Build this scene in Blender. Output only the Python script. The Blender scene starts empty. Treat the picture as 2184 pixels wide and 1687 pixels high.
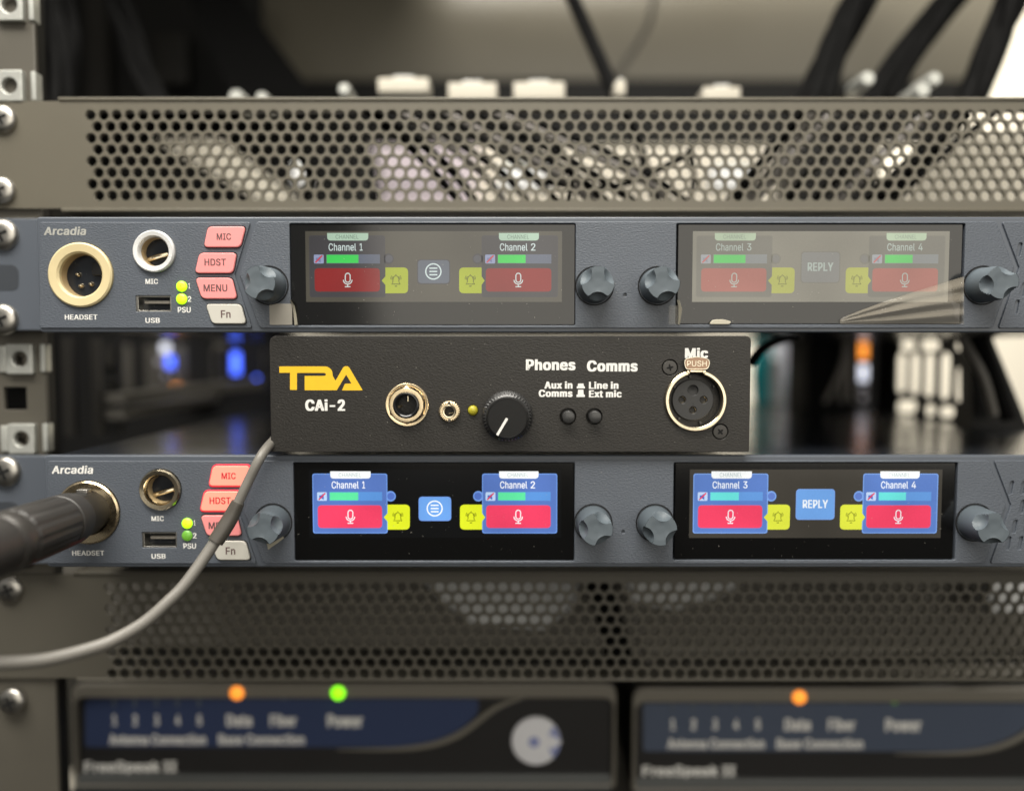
import bpy, bmesh, math, random
from mathutils import Vector, Matrix
from mathutils.geometry import tessellate_polygon
rnd = random.Random(7)
SC = bpy.context.scene
COL = SC.collection
MM = 0.001
PI = math.pi

# ------------------------------------------------------------------ camera
# all lengths below are written in millimetres; the front of the two intercom
# stations is the plane Y = 0, the camera looks along +Y
D, PITCH = 280.5, math.radians(3.0)
FPX, CX, CY = 1590.0, 1092.0, 843.5
CP, SP = math.cos(PITCH), math.sin(PITCH)
CAMY, CAMZ = -D * CP, D * SP
cam = bpy.data.cameras.new('camera')
cam.lens = FPX / 2184.0 * 36.0
cam.sensor_width = 36.0
cam.clip_start = 0.01
cam.clip_end = 50
cam.dof.use_dof = True
cam.dof.focus_distance = (D - 7) * MM
cam.dof.aperture_fstop = 2.4
cam.dof.aperture_blades = 0
camo = bpy.data.objects.new('camera', cam)
COL.objects.link(camo)
camo.location = (0, CAMY * MM, CAMZ * MM)
camo.rotation_euler = (math.radians(90) - PITCH, 0, 0)
SC.camera = camo

def W(px, py, Y=0.0):
    """point of the photograph (px, py) -> (X, Z) on the plane at depth Y"""
    a = (px - CX) / FPX
    b = (CY - py) / FPX
    dy = CP + b * SP
    dz = -SP + b * CP
    t = (Y - CAMY) / dy
    return (a * t, CAMZ + dz * t)

def W3(px, py, Y):
    x, z = W(px, py, Y)
    return Vector((x, Y, z))

def S(Y=0.0):
    """photo pixels per millimetre at depth Y"""
    return FPX / (D + Y)

# ------------------------------------------------------------------ world and lamps
wd = bpy.data.worlds.new('World')
SC.world = wd
wd.use_nodes = True
bg = wd.node_tree.nodes['Background']
bg.inputs[0].default_value = (0.95, 0.93, 0.88, 1)
bg.inputs[1].default_value = 0.22

def area_lamp(name, loc, target, sx, sy, power, col):
    l = bpy.data.lights.new(name, 'AREA')
    l.shape = 'RECTANGLE'
    l.size, l.size_y = sx, sy
    l.energy = power
    l.color = col
    o = bpy.data.objects.new(name, l)
    COL.objects.link(o)
    o.location = loc
    d = Vector(target) - Vector(loc)
    o.rotation_euler = d.to_track_quat('-Z', 'Y').to_euler()
    return o

area_lamp('ceiling_lamp', (-0.15, -0.40, 0.78), (0, 0, 0), 0.95, 0.35, 16.8, (1, .955, .87))
area_lamp('reflection_fill', (0.47, -1.5, 0.30), (0, 0, 0.04), 1.8, 1.05, 11.5, (1, .94, .82))  # added soft panel behind the camera for screen and metal reflections; no window known
area_lamp('rear_fill_lamp', (0.15, 0.2, 1.3), (0.1, 0.62, 0), 1.0, 0.3, 36, (1, .95, .87))  # added lamp, brightens the boxes behind the rack
area_lamp('room_lamp', (0.6, 1.2, 1.5), (0.5, 1.9, 0.1), 1.6, 0.8, 74, (1, .95, .85))
SC.view_settings.view_transform = 'Standard'
SC.view_settings.look = 'None'
SC.view_settings.exposure = 0.0
SC.view_settings.gamma = 1.0
SC.cycles.max_bounces = 8
SC.cycles.transparent_max_bounces = 12
SC.cycles.caustics_reflective = False
SC.cycles.caustics_refractive = False

# ------------------------------------------------------------------ materials
def srgb(r, g, b):
    f = lambda c: (c / 255 / 12.92) if c / 255 <= .04045 else ((c / 255 + .055) / 1.055) ** 2.4
    return (f(r), f(g), f(b), 1)

def mat(name, col, rough=.5, metal=0., bump=None, var=None, emit=None, estr=1., spec=.5, coat=0., ior=1.5, rvar=None):
    """principled material; bump = (scale, strength, distance mm, stretch xyz), var = (scale, amount), rvar = (scale, amount)"""
    m = bpy.data.materials.new(name)
    m.use_nodes = True
    nt = m.node_tree
    p = nt.nodes['Principled BSDF']
    if len(col) == 3:
        col = (*col, 1)
    p.inputs['Base Color'].default_value = col
    p.inputs['Roughness'].default_value = rough
    p.inputs['Metallic'].default_value = metal
    p.inputs['IOR'].default_value = ior
    p.inputs['Specular IOR Level'].default_value = spec
    p.inputs['Coat Weight'].default_value = coat
    if emit:
        if len(emit) == 3:
            emit = (*emit, 1)
        p.inputs['Emission Color'].default_value = emit
        p.inputs['Emission Strength'].default_value = estr
    tc = None
    if bump or var or rvar:
        tc = nt.nodes.new('ShaderNodeTexCoord')
    def noise(scale, stretch=(1, 1, 1), detail=3):
        mp = nt.nodes.new('ShaderNodeMapping')
        mp.inputs['Scale'].default_value = stretch
        nt.links.new(tc.outputs['Object'], mp.inputs['Vector'])
        n = nt.nodes.new('ShaderNodeTexNoise')
        n.inputs['Scale'].default_value = scale
        n.inputs['Detail'].default_value = detail
        nt.links.new(mp.outputs[0], n.inputs['Vector'])
        return n
    if bump:
        n = noise(bump[0], bump[3] if len(bump) > 3 else (1, 1, 1))
        b = nt.nodes.new('ShaderNodeBump')
        b.inputs['Strength'].default_value = bump[1]
        b.inputs['Distance'].default_value = bump[2] * MM
        nt.links.new(n.outputs['Fac'], b.inputs['Height'])
        nt.links.new(b.outputs[0], p.inputs['Normal'])
    if var:
        n = noise(var[0], detail=6)
        mx = nt.nodes.new('ShaderNodeMix')
        mx.data_type = 'RGBA'
        mx.inputs[6].default_value = tuple(c * (1 - var[1]) for c in col[:3]) + (1,)
        mx.inputs[7].default_value = tuple(min(1, c * (1 + var[1])) for c in col[:3]) + (1,)
        nt.links.new(n.outputs['Fac'], mx.inputs[0])
        nt.links.new(mx.outputs[2], p.inputs['Base Color'])
    if rvar:
        n = noise(rvar[0], detail=5)
        mr = nt.nodes.new('ShaderNodeMapRange')
        mr.inputs[3].default_value = max(0.02, rough - rvar[1])
        mr.inputs[4].default_value = min(1, rough + rvar[1])
        nt.links.new(n.outputs['Fac'], mr.inputs[0])
        nt.links.new(mr.outputs[0], p.inputs['Roughness'])
    return m

def film_mat(name, alpha, col, rough, bump=None):
    m = mat(name, col, rough, bump=bump)
    m.node_tree.nodes['Principled BSDF'].inputs['Alpha'].default_value = alpha
    return m

M = {}
M['powder'] = mat('black_powder_coat', (.0205, .0185, .0160), .45, bump=(1900, .9, .17, (.6, 1, 1.25)), var=(900, .3), rvar=(1500, .12))
M['station'] = mat('blue_grey_plastic', (.100, .114, .138), .42, bump=(1700, .9, .24, (.6, 1, 1.2)), var=(60, .06))
M['station_smooth'] = mat('blue_grey_bezel', (.100, .114, .138), .36, bump=(1600, .3, .1))
M['lid'] = mat('dark_blue_lid_paint', (.016, .019, .025), .22, bump=(300, .05, .05), rvar=(30, .06))
M['knob'] = mat('blue_grey_rubber', (.108, .132, .152), .52, bump=(2500, .12, .06), var=(300, .06))
M['black'] = mat('black_plastic', (.012, .012, .012), .42, var=(300, .2))
M['black_gloss'] = mat('glossy_black_plastic', (.014, .014, .015), .2, rvar=(500, .06))
M['button'] = mat('satin_black_button', (.04, .04, .04), .3, bump=(1500, .1, .05))
M['knurl'] = mat('knurled_black_plastic', (.035, .035, .035), .22)
M['cap'] = mat('black_knob_cap', (.010, .010, .010), .42, spec=.28, bump=(1500, .25, .1))
M['insert'] = mat('dark_grey_insert', (.032, .032, .032), .42, bump=(2000, .1, .05))
M['screw_black'] = mat('black_oxide_screw', (.055, .052, .048), .36, metal=.3)
M['void'] = mat('deep_black', (.002, .002, .002), .9)
M['nickel'] = mat('warm_nickel', (.78, .68, .50), .2, metal=1., bump=(900, .06, .05), rvar=(700, .1))
M['brass'] = mat('pale_brass', (.86, .70, .46), .27, metal=1., bump=(700, .1, .05), rvar=(500, .12))
M['bronze'] = mat('brown_push_tab', (.33, .22, .155), .34, metal=1., bump=(500, .1, .05, (4, 1, .5)), rvar=(600, .1))
M['gold_plastic'] = mat('cream_gold_collar', (.74, .62, .36), .35, var=(120, .1), rvar=(300, .1))
M['cavity'] = mat('socket_reflection_tan', (.50, .37, .20), .4, var=(90, .2))  # warm reflection inside the sockets put into a plain tan
M['silver_ring'] = mat('white_silver_collar', (.86, .86, .85), .3, metal=.2, rvar=(300, .1))
M['steel'] = mat('zinc_steel', (.50, .48, .44), .36, metal=1., var=(250, .15), rvar=(200, .12))
M['zinc'] = mat('bright_zinc_nut', (.58, .59, .55), .38, metal=.5, var=(250, .15))
M['white_ink'] = mat('white_print', (.86, .85, .82), .6, var=(900, .06))
M['grey_ink'] = mat('grey_print', (.42, .42, .39), .6, var=(900, .06))
M['dark_ink'] = mat('dark_key_print', (.13, .075, .075), .6, var=(900, .06))
M['red_ink'] = mat('red_key_print', (.45, .02, .03), .6, emit=(.35, .0, .01), estr=.5)
M['yellow_ink'] = mat('yellow_logo_print', (.90, .55, .02), .5, var=(500, .05))
M['engrave'] = mat('pale_engraving', (.85, .78, .62), .3, metal=.6)
M['led_yellow'] = mat('olive_yellow_led', (.44, .39, .035), .3, emit=(.4, .36, .02), estr=.08)
M['led_green'] = mat('green_led_lit', (.3, .8, .05), .3, emit=(.46, 1., .0), estr=1.5)
M['led_dim'] = mat('green_led_dim', (.12, .30, .05), .3, emit=(.14, .42, .02), estr=.5)
M['led_amber'] = mat('amber_led_lit', (.9, .4, .05), .3, emit=(.75, .21, .02), estr=1.7)
M['led_lime'] = mat('lime_led_lit', (.5, .9, .05), .3, emit=(.17, .75, .0), estr=2.2)
M['led_faint'] = mat('faint_green_led', (.1, .2, .05), .3, emit=(.1, .25, .03), estr=.5)
M['led_off'] = mat('unlit_led', (.11, .13, .16), .3, var=(300, .1))
M['led_blue'] = mat('blue_led_lit', (.1, .2, .9), .3, emit=(.06, .13, 1.), estr=2.6)
M['led_white'] = mat('white_led_lit', (.9, .9, 1), .3, emit=(.75, .8, .95), estr=1.)
M['key_pink'] = mat('pink_key_dim', (.80, .30, .29), .42, emit=(.9, .20, .20), estr=.25, var=(90, .05))
M['key_red'] = mat('red_key_lit', (.85, .30, .22), .42, emit=(1., .28, .19), estr=.62)
M['key_rim'] = mat('red_key_glow_rim', (.8, .03, .06), .42, emit=(1., .02, .05), estr=.55)
M['key_white'] = mat('white_key', (.62, .60, .54), .42, var=(90, .05))
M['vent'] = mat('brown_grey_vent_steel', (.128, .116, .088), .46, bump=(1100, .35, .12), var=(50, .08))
M['vent_shaded'] = mat('shaded_vent_steel', (.088, .081, .065), .46, bump=(1100, .35, .12), var=(50, .08))  # same vent paint, darkened to put the shade into the lower panel
M['rail'] = mat('olive_grey_rail_steel', (.10, .092, .075), .45, bump=(900, .2, .1), var=(50, .1))
M['rack_black'] = mat('black_rack_steel', (.006, .006, .0055), .5, spec=.3, bump=(900, .2, .1), var=(30, .2))
M['rack_dark'] = mat('dark_rack_steel', (.020, .0185, .016), .5, spec=.35, bump=(900, .2, .1), var=(30, .2))
M['door_dark'] = mat('dim_grey_door', (.075, .07, .06), .6, var=(40, .2))
M['equip_grey'] = mat('dull_grey_equipment', (.15, .14, .12), .6, var=(20, .25))
M['bar_black'] = mat('matt_black_bar', (.003, .003, .003), .85, spec=.15, var=(40, .2))
M['wire_highlight'] = mat('highlight_grey_wire', (.22, .205, .19), .5, var=(60, .1))  # paler jacket that paints highlights onto some of the black cables
M['wire_grey'] = mat('light_grey_wire', (.42, .39, .36), .45, var=(60, .1))
M['cable_black'] = mat('black_cable_jacket', (.0035, .0035, .0035), .7, spec=.12, var=(60, .4), rvar=(120, .2))
M['cable_grey'] = mat('grey_cable_jacket', (.16, .15, .135), .4, var=(100, .1))
M['cord'] = mat('grey_rubber_cord', (.18, .17, .152), .42, bump=(1200, .2, .08), var=(60, .1))
M['sleeve'] = mat('dark_cord_sleeve', (.075, .068, .058), .42, bump=(1200, .2, .08))
M['plug'] = mat('dark_plug_shell', (.034, .032, .030), .46, bump=(700, .12, .08), var=(60, .15))
M['plug_red'] = mat('dull_red_stripe', (.14, .03, .03), .45, var=(60, .15))
M['panel_olive'] = mat('olive_grey_panel', (.185, .17, .132), .33, bump=(150, .06, .2), var=(6, .1), rvar=(12, .1))
M['cream'] = mat('cream_wall_paint', (.80, .75, .64), .7, bump=(40, .1, 1.), var=(2, .04))
M['cream_plastic'] = mat('cream_plastic', (.60, .56, .47), .4, var=(60, .08))
M['white_plastic'] = mat('white_plastic', (.85, .86, .86), .3, var=(60, .06))
M['lilac'] = mat('lilac_white_enamel', (.74, .66, .72), .45, var=(20, .06))
M['lilac_grey'] = mat('lilac_grey_enamel', (.56, .54, .62), .4, var=(20, .08))
M['teal'] = mat('teal_plastic', (.03, .66, .72), .4, var=(60, .1))
M['navy'] = mat('navy_label_film', (.045, .064, .14), .32, rvar=(100, .06))
M['ear_recess'] = mat('dark_slate_recess', (.05, .056, .066), .4, var=(60, .1))
M['slate'] = mat('slate_label_film', (.090, .112, .165), .32, rvar=(100, .06))
M['splitter'] = mat('charcoal_plastic', (.026, .025, .025), .38, bump=(900, .2, .1), var=(60, .1))
M['splitter_grey'] = mat('grey_trim', (.10, .105, .105), .4, bump=(900, .2, .1))
M['splitter_rim'] = mat('taupe_rim', (.20, .185, .155), .42, bump=(900, .2, .1))
M['blue_mark'] = mat('pale_blue_mark', (.30, .34, .62), .5)
M['disc_white'] = mat('white_disc', (.90, .90, .94), .4, var=(200, .05))
M['dust'] = mat('pale_dust', (.45, .43, .38), .8)
M['film'] = film_mat('clear_film_tab', .42, (.62, .58, .50), .22, bump=(500, .5, .2, (.4, 1, 1.3)))
M['film_soft'] = film_mat('thin_clear_film', .10, (.6, .58, .52), .12, bump=(200, .2, .2))
M['film_cream'] = film_mat('cream_film_tab', .8, (.62, .58, .46), .3)
M['film_flap'] = film_mat('peeling_clear_film', .34, (.42, .38, .31), .10)
M['usb_tongue'] = mat('grey_usb_tongue', (.24, .22, .19), .5)

SCR = {}
def screen_mat(name, rgb, k=1.0):
    """part of a lit display under glass: black, glossy, giving off its colour (reflected haze painted into some sets) with a slightly uneven backlight"""
    m = mat(name, (.004, .004, .004), .11, emit=srgb(*rgb), estr=k, ior=1.62)
    nt = m.node_tree
    tc = nt.nodes.new('ShaderNodeTexCoord')
    n = nt.nodes.new('ShaderNodeTexNoise')
    n.inputs['Scale'].default_value = 38
    n.inputs['Detail'].default_value = 1
    f = nt.nodes.new('ShaderNodeTexNoise')
    f.inputs['Scale'].default_value = 2600
    f.inputs['Detail'].default_value = 1
    mr = nt.nodes.new('ShaderNodeMapRange')
    mr.inputs[1].default_value, mr.inputs[2].default_value = .3, .7
    mr.inputs[3].default_value, mr.inputs[4].default_value = .82 * k, 1.12 * k
    ad = nt.nodes.new('ShaderNodeMath'); ad.operation = 'MULTIPLY_ADD'
    ad.inputs[1].default_value = .16
    for q in (n, f):
        nt.links.new(tc.outputs['Object'], q.inputs['Vector'])
    nt.links.new(n.outputs['Fac'], mr.inputs[0])
    nt.links.new(f.outputs['Fac'], ad.inputs[0])
    nt.links.new(mr.outputs[0], ad.inputs[2])
    nt.links.new(ad.outputs[0], nt.nodes['Principled BSDF'].inputs['Emission Strength'])
    return m
for kind, tab in {  # dim, pale and hazy sets have reflected room haze painted into their glow
    'lit': dict(off=(7, 8, 9), glass=(1, 1, 1), card=(88, 120, 190), card_edge=(114, 156, 228), tab=(250, 252, 250), meter=(95, 228, 160), meter_off=(92, 148, 216),
                mute=(190, 215, 245), talk=(240, 66, 100), call=(226, 236, 40), menu=(108, 162, 230), text=(252, 254, 255), tabtext=(170, 190, 190),
                bell=(78, 84, 8), slash=(225, 60, 80), dot=(84, 116, 196), speaker=(70, 110, 190)),
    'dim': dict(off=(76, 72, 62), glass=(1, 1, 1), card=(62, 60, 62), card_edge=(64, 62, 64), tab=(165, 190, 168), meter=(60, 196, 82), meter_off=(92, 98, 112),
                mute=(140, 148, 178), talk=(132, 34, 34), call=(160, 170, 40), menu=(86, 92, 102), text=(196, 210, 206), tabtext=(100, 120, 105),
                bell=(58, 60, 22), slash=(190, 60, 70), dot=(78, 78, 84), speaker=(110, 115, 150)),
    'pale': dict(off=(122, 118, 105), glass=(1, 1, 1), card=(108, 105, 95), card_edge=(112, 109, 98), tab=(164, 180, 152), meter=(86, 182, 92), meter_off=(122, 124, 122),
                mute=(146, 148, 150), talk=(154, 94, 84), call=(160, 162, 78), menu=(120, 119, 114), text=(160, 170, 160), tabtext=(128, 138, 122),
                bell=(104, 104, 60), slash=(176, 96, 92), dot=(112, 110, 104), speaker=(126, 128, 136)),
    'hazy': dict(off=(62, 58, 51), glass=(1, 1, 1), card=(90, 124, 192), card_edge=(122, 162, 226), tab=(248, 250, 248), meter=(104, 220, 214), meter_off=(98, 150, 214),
                mute=(190, 210, 240), talk=(236, 66, 98), call=(220, 226, 66), menu=(112, 164, 228), text=(240, 246, 250), tabtext=(170, 190, 190),
                bell=(110, 114, 30), slash=(225, 60, 80), dot=(96, 124, 196), speaker=(70, 110, 190)),
}.items():
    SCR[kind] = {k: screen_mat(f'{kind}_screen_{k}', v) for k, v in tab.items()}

# ------------------------------------------------------------------ mesh building (millimetres)
class MB:
    def __init__(s):
        s.bm = bmesh.new()
    def quadgrid(s, rings, cyclic=True, smooth=True):
        vs = [[s.bm.verts.new(p) for p in r] for r in rings]
        n = len(vs[0])
        for a, b in zip(vs, vs[1:]):
            for i in range(n if cyclic else n - 1):
                j = (i + 1) % n
                try:
                    f = s.bm.faces.new((a[i], a[j], b[j], b[i]))
                    f.smooth = smooth
                except ValueError:
                    pass
        return vs
    def cap(s, ring, flip=False):
        f = s.bm.faces.new(ring[::-1] if flip else ring)
        f.smooth = False
    def box(s, x0, x1, y0, y1, z0, z1, bev=0.):
        v = [s.bm.verts.new((x, y, z)) for x in (x0, x1) for y in (y0, y1) for z in (z0, z1)]
        fs = [(0, 1, 3, 2), (4, 6, 7, 5), (0, 4, 5, 1), (2, 3, 7, 6), (0, 2, 6, 4), (1, 5, 7, 3)]
        faces = [s.bm.faces.new([v[i] for i in f]) for f in fs]
        if bev:
            es = list({e for f in faces for e in f.edges})
            bmesh.ops.bevel(s.bm, geom=es, offset=bev, segments=3, profile=.6, affect='EDGES')
        return s
    def prism(s, poly, y0, y1):
        """polygon of (x, z) extruded from y0 (front) to y1"""
        a = [s.bm.verts.new((x, y0, z)) for x, z in poly]
        b = [s.bm.verts.new((x, y1, z)) for x, z in poly]
        s.bm.faces.new(a)
        if abs(y1 - y0) > 1e-6:
            s.bm.faces.new(b[::-1])
            n = len(a)
            for i in range(n):
                j = (i + 1) % n
                s.bm.faces.new((a[j], a[i], b[i], b[j]))
        return s
    def flat(s, poly, y):
        s.bm.faces.new([s.bm.verts.new((x, y, z)) for x, z in poly])
        return s
    def lathe(s, prof, cx, cz, n=48, rf=None, caps=(False, False), axis=None):
        """profile of (radius, y) spun about the Y axis through (cx, cz); rf(phi, k) scales the radius"""
        rings = []
        for k, (r, y) in enumerate(prof):
            ring = []
            for i in range(n):
                ph = 2 * PI * i / n
                q = r * (rf(ph, k) if rf else 1)
                ring.append((cx + q * math.cos(ph), y, cz + q * math.sin(ph)))
            rings.append(ring)
        vs = s.quadgrid(rings)
        if caps[0]:
            s.cap(vs[0])
        if caps[1]:
            s.cap(vs[-1], True)
        return s
    def tube(s, pts, r, n=12, sub=8, caps=True):
        pts = [Vector(p) for p in pts]
        rs = r if isinstance(r, (list, tuple)) else [r] * len(pts)
        P, R = [], []
        for i in range(len(pts) - 1):
            p0, p1, p2, p3 = pts[max(i - 1, 0)], pts[i], pts[i + 1], pts[min(i + 2, len(pts) - 1)]
            for k in range(sub):
                t = k / sub
                P.append(.5 * ((2 * p1) + (p2 - p0) * t + (2 * p0 - 5 * p1 + 4 * p2 - p3) * t * t + (3 * p1 - p0 - 3 * p2 + p3) * t ** 3))
                R.append(rs[i] * (1 - t) + rs[i + 1] * t)
        P.append(pts[-1]); R.append(rs[-1])
        T = [(P[min(i + 1, len(P) - 1)] - P[max(i - 1, 0)]).normalized() for i in range(len(P))]
        up = Vector((0, 0, 1)) if abs(T[0].z) < .9 else Vector((1, 0, 0))
        N = (up - T[0] * up.dot(T[0])).normalized()
        rings = []
        for p, t, q in zip(P, T, R):
            N = (N - t * N.dot(t)).normalized()
            B = t.cross(N)
            rings.append([tuple(p + (N * math.cos(2 * PI * i / n) + B * math.sin(2 * PI * i / n)) * q) for i in range(n)])
        vs = s.quadgrid(rings)
        if caps:
            s.cap(vs[0]); s.cap(vs[-1], True)
        return s
    def add_mesh(s, me, fn):
        idx = len(s.bm.verts)
        vs = [s.bm.verts.new(fn(v.co)) for v in me.vertices]
        for p in me.polygons:
            try:
                s.bm.faces.new([vs[i] for i in p.vertices])
            except ValueError:
                pass
        return s
    def plate(s, loops, y0, y1, bev=0.):
        """flat plate with holes: loops[0] the outline, the rest the holes, lists of (x, z)"""
        cu = bpy.data.curves.new('outline', 'CURVE')
        cu.dimensions = '2D'
        cu.fill_mode = 'BOTH'
        for lp in loops:
            sp = cu.splines.new('POLY')
            sp.points.add(len(lp) - 1)
            for q, (x, z) in zip(sp.points, lp):
                q.co = (x, z, 0, 1)
            sp.use_cyclic_u = True
        cu.extrude = max((y1 - y0) / 2 - bev, 0)
        cu.bevel_depth = bev
        cu.bevel_resolution = 2
        cu.offset = -bev
        o = bpy.data.objects.new('outline', cu)
        COL.objects.link(o)
        me = bpy.data.meshes.new_from_object(o.evaluated_get(bpy.context.evaluated_depsgraph_get()))
        ym = (y0 + y1) / 2
        s.add_mesh(me, lambda v: (v.x, ym - v.z, v.y))
        bpy.data.objects.remove(o)
        bpy.data.curves.remove(cu)
        bpy.data.meshes.remove(me)
        return s
    def stroke(s, pts, w, y, closed=False):
        """flat line of width w through (x, z) points at depth y"""
        P = [Vector(p) for p in pts]
        n = len(P)
        L, R = [], []
        for i in range(n):
            a = P[(i - 1) % n] if closed or i > 0 else P[i]
            b = P[(i + 1) % n] if closed or i < n - 1 else P[i]
            t = (b - a).normalized()
            nn = Vector((-t.y, t.x)) * w / 2
            L.append(P[i] + nn); R.append(P[i] - nn)
        lv = [s.bm.verts.new((p.x, y, p.y)) for p in L]
        rv = [s.bm.verts.new((p.x, y, p.y)) for p in R]
        for i in range(n if closed else n - 1):
            j = (i + 1) % n
            s.bm.faces.new((lv[i], lv[j], rv[j], rv[i]))
        return s
    def build(s, name, m, parent=None, label=None, sharp=35, fix=True):
        me = bpy.data.meshes.new(name)
        if fix:
            bmesh.ops.recalc_face_normals(s.bm, faces=s.bm.faces[:])
        o = bpy.data.objects.new(name, me)
        COL.objects.link(o)
        org = Vector((0, 0, 0))
        if parent is not None:
            o.parent = parent
            org = ROOT[parent.name]
        ROOT[o.name] = org
        for v in s.bm.verts:
            v.co = v.co * MM - org
        for f in s.bm.faces:
            f.smooth = True
        s.bm.to_mesh(me)
        s.bm.free()
        me.set_sharp_from_angle(angle=math.radians(sharp))
        me.materials.append(m)
        if label:
            o['label'] = label
        return o
ROOT = {}

def thing(name, label, cat, loc, group=None):
    o = bpy.data.objects.new(name, None)
    o.empty_display_size = .01
    COL.objects.link(o)
    o.location = Vector(loc) * MM
    ROOT[o.name] = Vector(loc) * MM
    o['label'] = label
    o['category'] = cat
    if group:
        o['group'] = group
    return o

def tag(o, label, cat, group=None, kind=None):
    """a thing that is one mesh: give it an origin of its own at its base"""
    me = o.data
    co = [v.co.copy() for v in me.vertices]
    c = Vector(((min(v.x for v in co) + max(v.x for v in co)) / 2, (min(v.y for v in co) + max(v.y for v in co)) / 2, min(v.z for v in co)))
    me.transform(Matrix.Translation(-c))
    o.location = c
    ROOT[o.name] = c
    if kind:
        o['kind'] = kind
    if label:
        o['label'] = label
    if cat:
        o['category'] = cat
    if group:
        o['group'] = group
    return o

def circle(cx, cz, r, n=40, a0=0., a1=2 * PI, close=True):
    k = n if close else n - 1
    return [(cx + r * math.cos(a0 + (a1 - a0) * i / k), cz + r * math.sin(a0 + (a1 - a0) * i / k)) for i in range(n)]

def rounded(poly, r, n=6):
    """round the corners of a convex polygon; r one number or one per corner"""
    out = []
    N = len(poly)
    for i, p in enumerate(poly):
        rr = r[i] if isinstance(r, (list, tuple)) else r
        p = Vector(p); a = Vector(poly[i - 1]); b = Vector(poly[(i + 1) % N])
        if rr <= 0:
            out.append(tuple(p)); continue
        da, db = (a - p), (b - p)
        k = min(rr, da.length * .49, db.length * .49)
        pa, pb = p + da.normalized() * k, p + db.normalized() * k
        for j in range(n + 1):
            t = j / n
            q = pa * (1 - t) ** 2 + p * 2 * t * (1 - t) + pb * t * t
            out.append(tuple(q))
    return out

def rrect(x0, z0, x1, z1, r, n=6):
    return rounded([(x0, z0), (x1, z0), (x1, z1), (x0, z1)], r, n)

def prect(a, b, c, d, Y, dz=0):
    """photo rectangle (left, top, right, bottom) -> x0, z0, x1, z1 at depth Y"""
    x0, z1 = W(a, b, Y); x1, z0 = W(c, d, Y)
    return x0, z0 + dz, x1, z1 + dz

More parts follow.
